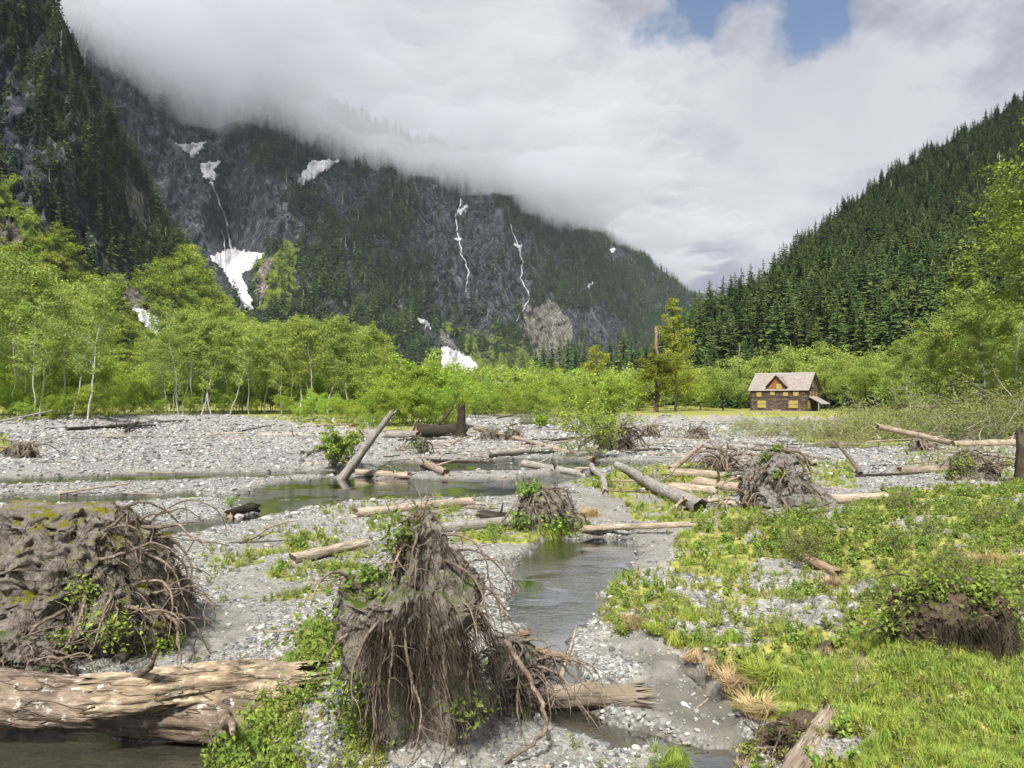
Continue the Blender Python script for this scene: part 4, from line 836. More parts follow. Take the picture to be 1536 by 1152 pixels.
# ---------------------------------------------------------------- driftwood
def end(p, r):
    if len(p) == 2: g_ = G(*p); return Vector((g_.x, g_.y, g_.z + r * .72))
    return Vector(P(p[0], p[1], p[2]).tolist())
def log(a, b, r, mat='wood_grey', label='', r2=None, bend=.009, sides=None, seed=None, stubs=0, group='driftwood logs on the gravel', cat='log', name='driftwood_log', sink=0., knot=.085):
    k_ = .82 if (a[1] < 900 and mat != 'wood_dark') else 1.; r *= k_; r2 = r * .72 if r2 is None else r2 * k_; A, B = end(a, r), end(b, r2); A.z -= sink; B.z -= sink; v = B - A; L = v.length; sd_ = seed if seed is not None else int(abs(a[0] * 7 + b[0] * 3 + a[1])); q = np.random.default_rng(sd_)
    near = A.y < 25; n = sides or (64 if A.y < 14 else 16 if near else 9); k = max(6, min(150, int(L / (.035 if A.y < 14 else .2 if near else .5))))
    t = np.linspace(0, 1, k); cy_ = bend * L * np.sin(t * math.pi * q.uniform(.8, 2.2) + q.uniform(0, 1)) * q.choice([-1, 1]); cy_ -= cy_[0] + (cy_[-1] - cy_[0]) * t; cz = bend * .35 * L * np.sin(t * math.pi)
    cen = np.stack([t * L, cy_, cz * (1 if len(b) == 2 else .2)], 1); rad = (r + (r2 - r) * t)
    th = np.arange(n) * 2 * math.pi / n; th2 = th[None] + 0 * t[:, None]; s_ = np.stack([cen[:, 0:1] / max(r, .05) * .25 + 0 * th2, np.cos(th2) * 1.3 + sd_ % 50, np.sin(th2) * 1.3], -1)
    rr = rad[:, None] * (1 + knot * 2.2 * fbm(s_, 3) + knot * .7 * fbm(s_ * np.array([1, 4, 4]), 2) + (knot * .55 * ridged(s_ * np.array([2.2, 6, 6]), 3) if A.y < 14 else 0))
    V = np.stack([cen[:, 0:1] + 0 * th2, cen[:, 1:2] + rr * np.cos(th2), cen[:, 2:3] + rr * np.sin(th2)], -1)
    V[0, :, 0] -= q.uniform(0, 1, n) ** 2 * r * 1.6; V[-1, :, 0] += q.uniform(0, 1, n) ** 2 * r2 * 2.6
    mb = MB(); i = np.arange(k - 1)[:, None] * n; j = np.arange(n)[None]; j2 = (j + 1) % n
    mb.add(V.reshape(-1, 3), np.stack([i + j, i + j2, i + n + j2, i + n + j], -1).reshape(-1, 4))
    for e, c, s in ((0, cen[0] + [r * .3, 0, 0], 1), ((k - 1) * n, cen[-1] - [r2 * .3, 0, 0], -1)):
        ring = V.reshape(-1, 3)[e:e + n]; inner = c + (ring - c) * .5 * np.array([0, 1, 1]); mb.add(np.vstack([ring, inner, [c]]), [(m_, (m_ + 1) % n, n + (m_ + 1) % n, n + m_)[::s] for m_ in range(n)], 1)
        mb.add(np.vstack([inner, [c]]), [(m_, (m_ + 1) % n, n)[::s] for m_ in range(n)], 1)
    end_m = {'wood_bark': 'wood_tan', 'wood_dark': 'wood_orange'}.get(mat, mat)
    o = link(name, mb.mesh(name, [M[mat], M[end_m]], True)); o.matrix_world = Matrix.Translation(A) @ v.to_track_quat('X', 'Z').to_matrix().to_4x4()
    tag(o, label, cat, group)
    for z in range(stubs):
        f = q.uniform(.15, .9); an = q.uniform(.2, 2.9); p0 = np.array([f * L, np.interp(f, t, cen[:, 1]), np.interp(f, t, cen[:, 2])]); ln = r * q.uniform(2, 7)
        sb = MB(); sb.tube(crook(p0, p0 + np.array([q.uniform(.2, .9) * ln, math.cos(an) * ln, math.sin(an) * ln]), 6, .2, q), np.linspace(r * .3, r * .07, 6), 6); sb.build('branch_stub', M[mat], o, True)
    return o
logs = [  # from, to, radius, material, label, radius at the far end, stubs
 ((-80, 1040, 9.0), (405, 1084, 8.95), .33, 'wood_bark', 'long flaking barked log lying along the dark pool in the lower left corner', .25, 2),
 ((800, 1062), (952, 1056), .15, 'wood_tan', 'bare tan log with a splintered end reaching over the small rivulet', .14, 1),
 ((1180, 1195), (1240, 1088), .13, 'wood_tan', 'pale peeling log pointing into the turf at the bottom edge', .1, 0),
 ((1206, 842), (1256, 868), .13, 'wood_orange', 'short orange-brown log lying in the mossy turf below the shrubs', .13, 0),
 ((1198, 822), (1222, 800, 20.2), .14, 'wood_tan', 'stubby dry wood stake standing in the leafy shrubs', .1, 0),
 ((875, 798), (1035, 790), .13, 'wood_tan', 'long straight pale log lying along the far rim of the middle pool', .1, 0),
 ((724, 778), (796, 787), .17, 'wood_dark', 'short dark mossy log beside the grassy tuft left of the middle pool', .15, 1),
 ((535, 775), (705, 757), .2, 'wood_tan', 'long weathered log on the gravel just behind the twiggy root mound', .18, 1),
 ((655, 800), (800, 785), .2, 'wood_grey', 'thick half-buried grey log running into the green tuft', .2, 0),
 ((440, 845), (545, 820), .17, 'wood_tan', 'brown half-sunk log in the sparse weeds left of the root mound', .15, 0),
 ((515, 722), (587, 620, 37.5), .34, 'wood_grey', 'big grey log jutting steeply out of the stream at a slant', .16, 1),
 ((500, 700), (528, 648, 45), .3, 'wood_tan', 'shorter pale broken post leaning behind the slanting grey log', .2, 0),
 ((537, 712), (612, 718), .22, 'wood_tan', 'tan log lying flat at the foot of the slanting grey log', .2, 2),
 ((636, 700), (668, 714), .32, 'wood_tan', 'splintered tan chunk stranded in the stream right of the slanting log', .25, 3),
 ((625, 656), (692, 654), .75, 'wood_dark', 'fat dark rotting log joined to the foot of the mossy stump', .7, 1),
 ((583, 657), (626, 657), .5, 'wood_grey', 'pale grey log end butting against the fat dark log', .5, 1),
 ((712, 645), (890, 692), .27, 'wood_tan', 'long thin tan trunk slanting across the gravel toward the bright bush', .2, 4),
 ((735, 684), (822, 676), .26, 'wood_grey', 'dark grey trunk lying level left of the bright bush', .2, 3),
 ((786, 700), (872, 716), .3, 'wood_grey', 'grey log on the silt in front of the bright bush', .24, 4),
 ((925, 702), (1046, 768), .25, 'wood_grey', 'big pale barkless trunk running diagonally down through the grass', .36, 3),
 ((888, 702), (908, 742), .2, 'wood_grey', 'pale broken limb beside the upper end of the diagonal trunk', .16, 1),
 ((1006, 708), (1052, 668, 44), .24, 'wood_tan', 'tan branch propped up at a slant among the root tangles', .14, 0),
 ((1016, 716), (1066, 718), .3, 'wood_tan', 'fat yellowish log under the propped-up branch', .3, 0),
 ((1046, 730), (1112, 740), .33, 'wood_tan', 'thick pale log pointing at the big grey root ball', .3, 1),
 ((1010, 736), (1072, 742), .24, 'wood_tan', 'yellowish cut-looking log in the middle of the log jam', .24, 0),
 ((1046, 756), (1092, 758), .16, 'wood_tan', 'short yellow-tan log nearest the root ball in the log jam', .16, 0),
 ((1034, 738), (1050, 762), .09, 'wood_tan', 'thin pale stick lying across the short yellow-tan logs', .07, 0),
 ((1246, 756), (1325, 752), .24, 'wood_tan', 'reddish tan log emerging from the right foot of the big grey root ball', .22, 0),
 ((1350, 712), (1425, 708), .3, 'wood_tan', 'pinkish weathered log on the gravel left of the mossy root clump', .26, 0),
 ((1318, 640, 62), (1428, 668), .32, 'wood_tan', 'long pale fallen trunk raised at its left end before the brush', .3, 3),
 ((1430, 670), (1560, 668), .34, 'wood_tan', 'straight pale trunk lying level at the right edge before the brush', .4, 4),
 ((1425, 680), (1530, 688), .14, 'wood_grey', 'thin bleached pole below the straight pale trunk', .1, 1),
 ((1290, 712), (1254, 662, 44), .15, 'root', 'brown dead stick standing crooked with a knobbed top', .1, 2),
 ((1096, 672), (1212, 684), .24, 'wood_grey', 'grey trunk in the middle of the far stack of logs', .2, 5),
 ((1116, 666), (1200, 674), .2, 'wood_grey', 'upper grey trunk of the far stack of logs', .16, 4),
 ((1166, 668), (1222, 700), .2, 'wood_tan', 'pale trunk slanting out of the far stack toward the root ball', .17, 1),
 ((1058, 672), (1100, 680), .16, 'wood_tan', 'slim pale log on clear gravel left of the far stack', .13, 1),
 ((1200, 668), (1290, 668), .16, 'wood_grey', 'thin level grey trunk right of the far stack of logs', .12, 3),
 ((100, 646), (232, 640), .25, 'wood_dark', 'long dark trunk along the foot of the left grove', .18, 4),
 ((0, 632, 96), (78, 616, 96), .2, 'wood_grey', 'bare pale bough lifted in front of the left grove trunks', .1, 5),
 ((166, 640), (272, 632), .25, 'wood_grey', 'grey trunk in the gap between the two groves', .2, 4),
 ((190, 650), (206, 634, 100), .25, 'wood_dark', 'dark log end sticking up in the gap between the groves', .2, 0),
 ((160, 657), (250, 655), .2, 'wood_grey', 'thin dark pole stretched across gravel below the gap', .15, 3),
 ((392, 655), (470, 655), .3, 'wood_grey', 'dark driftwood trunk at the left foot of the willow shrubs', .2, 5),
 ((455, 685), (484, 676), .3, 'wood_grey', 'stubby grey driftwood left of the small streamside bush', .2, 3),
 ((640, 692), (742, 696), .12, 'root_dark', 'thin dark curved branch on gravel below the mossy stump', .08, 4),
 ((735, 688), (830, 680), .16, 'wood_dark', 'thin dark branch touching the level grey trunk', .1, 3),
 ((700, 757), (742, 757), .06, 'wood_grey', 'slim grey stick at the end of the long weathered log', .05, 1),
 ((176, 996), (200, 978), .075, 'wood_grey', 'stubby driftwood knot standing on the silt behind the barked log', .04, 2),
 ((196, 998), (216, 990), .03, 'root_pale', 'small curled pale root on the silt beside the driftwood knot', .02, 0),
 ((345, 776), (378, 768), .16, 'wood_dark', 'short charred log end on the white stones by the stream', .2, 0),
 ((1040, 1068), (1062, 1050), .015, 'root_pale', 'thin white stick on the dark silt by the rivulet', .01, 0),
 ((1265, 1052), (1300, 1040), .055, 'wood_grey', 'grey driftwood snag on the turf above the dark root hollow', .04, 4),
 ((1210, 1108), (1290, 1075), .025, 'root_pale', 'thin forked branch leaning over the pale peeling log', .015, 3),
 ((1250, 1150), (1258, 1095, 9.3), .028, 'root_dark', 'dark upright stick stub beside the pale peeling log', .02, 0)]
for a, b, r, mt, lb, r2, st in logs: log(a, b, r, mt, lb, r2, stubs=st)
# the gnarled golden log that lies over the barked one
o = log((152, 1044, 8.55), (440, 1024, 9.15), .215, 'wood_gold', 'gnarled golden-brown log with a hollow end resting on the long barked log', .2, bend=.05, knot=.17, seed=5)
bk = MB(); rr_ = np.random.default_rng(4)
for k in range(26):
    f = rr_.uniform(.35, 1.); a = rr_.uniform(.3, 2.6); L = 2.3 * f; s = rr_.uniform(.08, .2)
    c = np.array([L, math.cos(a) * .225, math.sin(a) * .225 + .05 * math.sin(f * 3.1)]); tn = np.array([0, -math.sin(a), math.cos(a)])
    u_ = np.array([1, 0, 0]) * s; v_ = tn * s * .5; nn = np.array([0, math.cos(a), math.sin(a)]) * .02
    bk.add([c - u_ - v_, c + u_ * .8 - v_ * .7, c + u_ + v_, c - u_ * .7 + v_ * .8, c - u_ * .8 + nn, c + u_ * .7 + nn], [(0, 1, 5, 4), (3, 4, 5, 2)]) 
# weathered random driftwood, one by one
rd = np.random.default_rng(21); cnt = 0
spots = [((60, 560), (640, 662), 34), ((560, 900), (652, 700), 34), ((900, 1180), (650, 690), 34), ((1050, 1300), (700, 750), 7), ((1200, 1536), (655, 715), 26), ((690, 960), (628, 650), 30), ((760, 1120), (690, 740), 34), ((560, 760), (700, 790), 8), ((20, 500), (660, 760), 8), ((300, 560), (780, 980), 6)]
for (x0, x1), (y0, y1), n in spots:
    for k in range(int(n * 1.35)):
        a, b = rd.uniform(x0, x1), rd.uniform(y0, y1); g_ = G(a, b); dd = g_.y
        if g_.z < WATERZ: continue
        L = rd.uniform(.6, 3.6) * (1 if dd < 60 else 1.5) * (1 if dd > 20 else .35); an = rd.normal() * .5 + (0 if rd.uniform() < .7 else 1.2); r = max(L * rd.uniform(.008, .03), .0011 * dd)
        B = Vector((g_.x + L * math.cos(an), g_.y + L * math.sin(an), 0)); B.z = zat(B.x, B.y) + r * .5 + (rd.uniform(0, .25) * L if rd.uniform() < .25 else 0)
        pa = proj(np.array([[g_.x, g_.y, g_.z + r * .6], [B.x, B.y, B.z]])); mt = rd.choice(['wood_grey', 'wood_tan', 'wood_tan', 'root', 'wood_dark'])
        log((pa[0][0], pa[1][0], g_.y), (pa[0][1], pa[1][1], B.y), r, mt, 'small weathered driftwood stick lying loose on the gravel bars', r * .6, bend=.06, seed=cnt + 900, stubs=rd.integers(0, 4), group='loose driftwood sticks on the gravel bars', name='driftwood_stick', sides=7, cat='driftwood'); cnt += 1

# ---------------------------------------------------------------- root balls
def hang(p, d0, L, n, r, grav=.12, wob=.35):
    q = [np.array(p, float)]; d_ = np.array(d0, float); d_ /= np.linalg.norm(d_); st = L / n
    for k in range(n): d_ = d_ + r.normal(size=3) * wob * .5 + np.array([0, 0, -grav]); d_ /= np.linalg.norm(d_); q.append(q[-1] + d_ * st)
    return np.array(q)
def rootball(label, rows, d, depth=.8, mat='soil', big=16, fine=260, Lr=.5, seed=1, rmat='root', moss=None, bush=None, amp=.16, group='root balls of uprooted trees', up=0, rr0=.028, front=True, name='root_ball', cat='root ball', sidebias=None, spl=1., hollow=None, beard=0):
    r = np.random.default_rng(seed); rows = sorted(rows, key=lambda q: -q[0]); py = np.array([q[0] for q in rows], float); k, n = (120, 220) if d < 15 else (70, 130)
    yy = np.linspace(py[0], py[-1], k); xl = np.interp(-yy, -py, [q[1] for q in rows]); xr = np.interp(-yy, -py, [q[2] for q in rows])
    xc = (xl + xr) / 2; x0 = (xc[0] - 768) / FOC * d; zb = 4 + (598 - py[0]) / FOC * d
    org = np.array([x0, d, zb]); cx = (xc - 768) / FOC * d - x0; hw = (xr - xl) / 2 / FOC * d; z = (598 - yy) / FOC * d + 4 - zb
    th = np.arange(n) * 2 * math.pi / n; T_, K_ = np.meshgrid(th, np.arange(k)); ca, sa = np.cos(T_), np.sin(T_)
    ca = np.sign(ca) * np.abs(ca) ** .85; V = np.stack([cx[K_] + hw[K_] * ca, hw[K_] * depth * sa, z[K_] + 0 * T_], -1)
    Hh = z[-1]; out = np.stack([np.cos(T_), np.sin(T_), 0 * T_ + .15], -1); S_ = max(Hh, hw.max())
    nz_ = fbm(V / S_ * 2.6 + seed * 3, 6, .62) + .3 * (1 - np.abs(fbm(V / S_ * 7 + seed, 4, .6)) * 2.2) + .16 * fbm(V / S_ * 22 + seed, 4, .7)
    V = V + out * (nz_ * amp * S_)[..., None] * .6 - out * amp * .25 * S_; V[..., 2] += fbm(V / S_ * 5 + 9, 3) * .06 * S_; V[0, :, 2] -= .3 * (1 if d < 15 else 1.5)
    if hollow:
        for ha, hf, hr, hd in hollow:
            w_ = np.exp(-(((T_ - ha) / hr) ** 2 + ((K_ / k - hf) / (hr * .42)) ** 2)); V = V - out * (w_ * hd * S_)[..., None] * np.array([1, 1, 0])
    root = bpy.data.objects.new(name, None); C.objects.link(root); root.location = org; tag(root, label, cat, group)
    mb = MB(); i = np.arange(k - 1)[:, None] * n; j = np.arange(n)[None]; j2 = (j + 1) % n
    mb.add(V.reshape(-1, 3), np.stack([i + j, i + j2, i + n + j2, i + n + j], -1).reshape(-1, 4)); top = np.array([cx[-1], 0, Hh + .05]); e = (k - 1) * n
    mb.add(np.vstack([V[-1], [top]]), [(m_, (m_ + 1) % n, n) for m_ in range(n)]); mb.build('soil_mass', M[mat], root, True)
    def surf(lo=.15, hi=1.):
        kk = int(r.uniform(lo, hi) * (k - 1)); a = r.uniform(math.pi * .95, math.pi * 2.05) if (front and r.uniform() < .8) else r.uniform(0, 6.28)
        if sidebias and r.uniform() < .5: a = r.normal() * .5 + sidebias
        m_ = int(a / 6.2832 * n) % n; return V[kk, m_], np.array([math.cos(a), math.sin(a), .2]), kk / k
    for q in range(big):
        p, o_, f = surf(.3, 1.); L = Lr * r.uniform(.7, 1.6) * (1 + .8 * f); pts = hang(p - o_ * .05 * S_, o_ * spl + [0, 0, r.uniform(-.3, .6)], L, 14, r, .13 + (1 - spl) * .15, .4 * (.4 + .6 * spl))
        rb = MB(); r0 = rr0 * r.uniform(.6, 1.5); rb.tube(pts, np.linspace(r0, r0 * .25, 15), 7, jit=.08)
        for c in range(3):
            b = r.integers(4, 13); rb.tube(hang(pts[b], pts[b] - pts[b - 1] + r.normal(size=3) * L / 14, L * .35, 6, r, .1, .5), np.linspace(r0 * .4, r0 * .1, 7), 4)
        rb.build('root', M[rmat], root, True)
    for q in range(up):
        p = V[-r.integers(1, 9), r.integers(0, n)]; L = Lr * r.uniform(.5, 1.1); pts = hang(p - [0, 0, .05], [r.normal() * .6 + .35, r.normal() * .3, 1.1], L, 12, r, .03, .45)
        rb = MB(); r0 = rr0 * r.uniform(.4, .9); rb.tube(pts, np.linspace(r0, r0 * .2, 13), 6, jit=.08)
        for c in range(5): b = r.integers(3, 12); rb.tube(hang(pts[b], pts[b] - pts[b - 1] + r.normal(size=3) * L / 13, L * .4, 6, r, .0, .5), np.linspace(r0 * .4, r0 * .1, 7), 4)
        rb.build('root', M[rmat], root, True)
    for q in range(beard):
        a = r.uniform(1.3, 1.98) * math.pi; kk = int(r.uniform(.36, .66) * k); p = V[kk, int(a / 6.2832 * n) % n]; o_ = np.array([math.cos(a), math.sin(a), 0]); L = Hh * r.uniform(.3, .58); pts = hang(p, o_ * .35 + [0, 0, -.8], L, 16, r, .3, .28)
        rb = MB(); r0 = rr0 * r.uniform(.4, 1.1); rb.tube(pts, np.linspace(r0, r0 * .22, 17), 6, jit=.1)
        for c in range(6): b = r.integers(3, 15); rb.tube(hang(pts[b], pts[b] - pts[b - 1] + r.normal(size=3) * L / 18, L * .3, 6, r, .15, .45), np.linspace(r0 * .35, r0 * .08, 7), 4)
        rb.build('root', M[rmat], root, True)
    if fine:
        fb = MB()
        if beard:
            for q in range(fine // 3):
                a = r.uniform(1.3, 2.0) * math.pi; kk = int(r.uniform(.36, .68) * k); p = V[kk, int(a / 6.2832 * n) % n]; fb.tube(hang(p, [math.cos(a), math.sin(a), -.5], Hh * r.uniform(.1, .4), 8, r, .35, .25), np.linspace(rr0 * .2, rr0 * .06, 9) * r.uniform(.5, 1.5), 3)
        for q in range(fine):
            p, o_, f = surf(.1, 1.); L = Lr * r.uniform(.2, .95); fb.tube(hang(p - o_ * .02 * S_, o_ * .8 + [0, 0, r.uniform(-.8, .3)], L, 8, r, .25, .5), np.linspace(rr0 * .2, rr0 * .07, 9) * r.uniform(.6, 1.6), 3)
        tag(fb.build('fine_roots', M['root_dark' if rmat == 'root' else rmat], root), None, None, None, 'stuff')
    for nm, spec, lm, el in (('leafy_growth', bush, 'weed', 1.3), ('moss_cover', moss, 'moss', 1.3)):
        if spec:
            cc = []
            for (fx, fz, s_, nq) in spec:
                kk = int(np.clip(fz, 0, .999) * k); m_ = int((1.5 + (fx - .0) * .5) * math.pi / 6.2832 * n) % n; c = V[kk, m_] + np.array([math.cos(6.2832 * m_ / n) * .05, math.sin(6.2832 * m_ / n) * .05, .03]) * S_; cc.append(c + r.normal(size=(nq, 3)) * s_ * np.array([1, .6, .8]))
            cc = np.vstack(cc); Vq, Fq = quads(cc, .055 if d < 15 else .1, r, .3, el); link(nm, mesh(nm, Vq, Fq, [M[lm]]), root)
    return root
rootball('tall twiggy root mound in the middle foreground, roots hanging like a beard', [(764, 620, 634), (790, 608, 654), (822, 592, 668), (845, 570, 688), (870, 544, 706), (900, 524, 716), (950, 516, 722), (1000, 520, 724), (1050, 538, 716), (1100, 556, 700), (1140, 575, 690)],
  8.05, .85, 'soil_turf', 40, 1500, .45, 3, 'root', None, [(-.7, .75, .16, 260), (-.8, .5, .22, 420), (-.75, .25, .2, 300), (-.6, .85, .12, 120), (.85, .18, .13, 160), (-.4, .93, .1, 80), (-.85, .1, .2, 420), (-.6, .35, .14, 200)], amp=.13, up=17, rr0=.019, spl=.3, beard=30, hollow=[(4.9, .3, .6, .42), (5.5, .22, .5, .3)])
rootball('broad mossy-topped root ball at the left edge with a curtain of roots on its right', [(760, 10, 170), (775, -10, 200), (800, -60, 226), (840, -90, 256), (885, -110, 276), (920, -110, 282), (962, -100, 268)],
  12.3, .7, 'soil_mossy', 42, 1500, .85, 8, 'root', None, [(.35, .5, .14, 220), (.45, .28, .2, 380), (.7, .12, .16, 260), (.25, .2, .12, 140), (-.3, .25, .12, 90)], amp=.2, rr0=.027, sidebias=6.1)
rootball('ragged grey root ball standing by the log jam right of the pools', [(672, 1146, 1176), (690, 1128, 1196), (708, 1118, 1208), (730, 1108, 1222), (750, 1106, 1246), (770, 1112, 1262)], 26.3, .7, 'soil_grey', 26, 420, .7, 12, 'root', None, [(-.5, .8, .12, 120), (-.1, .62, .12, 90), (0, .98, .08, 60)], amp=.2, rr0=.05, up=3)
rootball('small root ball with dead twigs left of the long straight pale log', [(728, 790, 832), (745, 778, 850), (765, 776, 862), (790, 780, 872)], 22.6, .7, 'soil', 18, 300, .6, 15, 'root', None, [(-.4, .9, .18, 220), (-.6, .2, .2, 200), (.1, .1, .25, 300)], amp=.18, rr0=.03, up=5)
rootball('dark shaggy root ball right of the bright bush, far gravel', [(640, 900, 940), (655, 893, 946), (672, 900, 948)], 58, .7, 'soil', 20, 200, 1.2, 18, 'root_dark', amp=.25, rr0=.09, up=6)
rootball('brown root tangle between the propped branch and the big grey root ball', [(680, 1078, 1096), (695, 1062, 1102), (712, 1058, 1100)], 41, .7, 'soil', 22, 160, 1.1, 22, 'root', amp=.25, rr0=.06, up=6)
rootball('mossy root clump left of the tall stump at the right edge', [(672, 1440, 1465), (690, 1425, 1480), (716, 1418, 1488)], 36, .7, 'soil', 16, 160, .9, 25, 'root', None, [(-.3, .5, .3, 260), (-.6, .2, .3, 200)], amp=.22, rr0=.05, up=3)
rootball('small brown root clump alone at the left edge of the gravel', [(664, 22, 44), (676, 12, 52), (686, 14, 54)], 50, .7, 'soil', 16, 120, 1.0, 28, 'root', amp=.25, rr0=.06, up=2)
rootball('tiny mossy root clump on gravel below the mossy stump', [(656, 624, 636), (668, 620, 642), (680, 630, 644)], 53, .7, 'soil', 8, 60, .6, 30, 'root_dark', None, [(-.3, .6, .3, 160)], amp=.25, rr0=.05)
rootball('reddish heap of matted roots and splinters in the lower left, behind the barked log', [(950, -30, 40), (975, -60, 85), (1005, -60, 100), (1025, -60, 105)], 10.2, .6, 'soil', 34, 500, .5, 33, 'root', None, None, amp=.2, rr0=.014, up=8, name='root_tangle', cat='root tangle')
rootball('tangle of roots and orange splinters at the right foot of the twiggy root mound', [(955, 745, 790), (985, 735, 820), (1020, 740, 815), (1062, 752, 800)], 9.3, .6, 'soil', 34, 300, .55, 36, 'root', None, None, amp=.24, rr0=.014, up=6, name='root_tangle', cat='root tangle')
rootball('overgrown turf mound with a dark root-hung hollow near the right edge', [(868, 1380, 1470), (890, 1345, 1500), (930, 1335, 1510), (990, 1340, 1512)], 9.9, .7, 'soil_brown', 16, 1100, .32, 40, 'root_dark', None, [(-.9, .9, .18, 260), (-.4, .97, .16, 280), (.2, .99, .16, 280), (.7, .95, .18, 260), (-.9, .5, .16, 200), (.95, .6, .16, 160), (.1, .86, .12, 100)], amp=.16, rr0=.012, name='root_mound', cat='root mound', beard=14, hollow=[(4.9, .3, .45, .34)])
rootball('dark root-hung hollow in the bank at the bottom, beside the pale peeling log', [(1072, 1180, 1240), (1084, 1160, 1262), (1104, 1140, 1285), (1122, 1130, 1295)], 8.45, .8, 'soil_brown', 22, 500, .34, 44, 'root', None, None, amp=.3, rr0=.012, name='root_mound', cat='root mound')
rootball('grey knotted root end of the big diagonal trunk', [(748, 1030, 1060), (760, 1022, 1078), (772, 1030, 1076)], 27, .8, 'soil_grey', 12, 40, .5, 47, 'root_pale', amp=.24, rr0=.06, name='root_ball')
for k, (a, b, d_, s, l) in enumerate(((1042, 1050, 50, 1., 'small far root clump left of the far log stack'), (1375, 672, 47, .8, 'dark root stub standing in the weeds before the raised trunk'), (975, 650, 66, .9, 'far brown root clump left of the eroded bank'), (770, 655, 75, .8, 'far root heap on the gravel right of the mossy stump'), (735, 655, 78, .8, 'small far root heap close right of the mossy stump'), (1250, 650, 70, .8, 'far root heap below the chalet bank'))):
    bb = b if b < 800 else 655; rootball(l, [(bb - 14 * s, a - 8 * s, a + 8 * s), (bb - 4, a - 14 * s, a + 14 * s), (bb + 5, a - 16 * s, a + 16 * s)], G(a, bb + 5).y, .7, 'soil', 10, 50, 1.1, 60 + k, 'root', amp=.28, rr0=.07, up=4)
# splintered orange wood in the tangle
for k, (a, b, r, l) in enumerate((((762, 985), (812, 1005), .07, 'orange splinter slab at the top of the root tangle'), ((790, 985), (828, 990), .06, 'bright orange broken slab lying in the root tangle'), ((745, 965, 9.4), (790, 950, 9.6), .05, 'upper orange splinter leaning on the root mound'), ((770, 1040), (800, 1022), .07, 'chunk of orange rotten wood at the log end'), ((800, 975, 9.6), (850, 985, 9.8), .035, 'thin pale splinter pointing over the rivulet'))):
    log(a, b, r, 'wood_orange', l, r * .7, knot=.2, name='wood_splinter', cat='wood splinter', group='orange wood splinters', seed=k + 70)
# twisted root running to the bottom
g_ = MB(); pts = np.array([P(755, 960, 8.6), P(790, 1010, 8.5), P(812, 1050, 8.4), P(822, 1090, 8.2), P(795, 1120, 8.1), P(760, 1140, 8.0), P(740, 1165, 7.9)]); pts = np.array([[np.interp(t_, range(7), pts[:, q]) for q in range(3)] for t_ in np.linspace(0, 6, 34)]) + rd.normal(size=(34, 3)) * .012
g_.tube(pts - pts[0], np.linspace(.035, .014, 34), 8, jit=.1); tag(g_.build('twisted_root', M['root'], None, True, tuple(pts[0])), 'long twisted root snaking down to the bottom edge from the mound', 'root')
# stumps
def stump(a, top, bot, r, label, mat, seed, tilt=0.):
    g0 = G(a, bot); q = np.random.default_rng(seed); h = (bot - top) / FOC * g0.y; root = bpy.data.objects.new('tree_stump', None); C.objects.link(root); root.location = g0; tag(root, label, 'stump')
    k, n = 26, 22; t = np.linspace(0, 1, k); th = np.arange(n) * 2 * math.pi / n; T_, K_ = np.meshgrid(th, t); rad = r * (1.25 - .4 * K_ + .5 * np.exp(-K_ * 9)) * (1 + .2 * fbm(np.stack([np.cos(T_) * 2, np.sin(T_) * 2, K_ * 2.5 + seed], -1), 4))
    V = np.stack([rad * np.cos(T_) + tilt * K_ * h, rad * np.sin(T_), K_ * h - .2], -1); V[-1, :, 2] += q.uniform(-.12, .12, n) * h; V[-2, :, 2] += q.uniform(-.05, .02, n) * h
    mb = MB(); i = np.arange(k - 1)[:, None] * n; j = np.arange(n)[None]; j2 = (j + 1) % n; mb.add(V.reshape(-1, 3), np.stack([i + j, i + j2, i + n + j2, i + n + j], -1).reshape(-1, 4)); mb.add(np.vstack([V[-1], [(tilt * h, 0, h * .7)]]), [(m_, (m_ + 1) % n, n) for m_ in range(n)])
    mb.build('trunk', M[mat], root, True)
    for z in range(6):
        b = z + q.uniform(); rb = MB(); rb.tube(hang([math.cos(b) * r, math.sin(b) * r, .1], [math.cos(b), math.sin(b), -.1], r * 2, 6, q, .1, .3), np.linspace(r * .3, .03, 7), 6); rb.build('root', M[mat], root, True)
    return root
stump(692, 606, 656, .42, 'tall dark jagged mossy stump standing on the gravel', 'wood_dark', 3)
stump(1534, 642, 722, .25, 'tall brown stump cut off by the right edge, behind the green bank', 'trunk', 5)
stump(982, 696, 722, .12, 'small grey upright stub in the grass beside the diagonal trunk', 'wood_grey', 6)

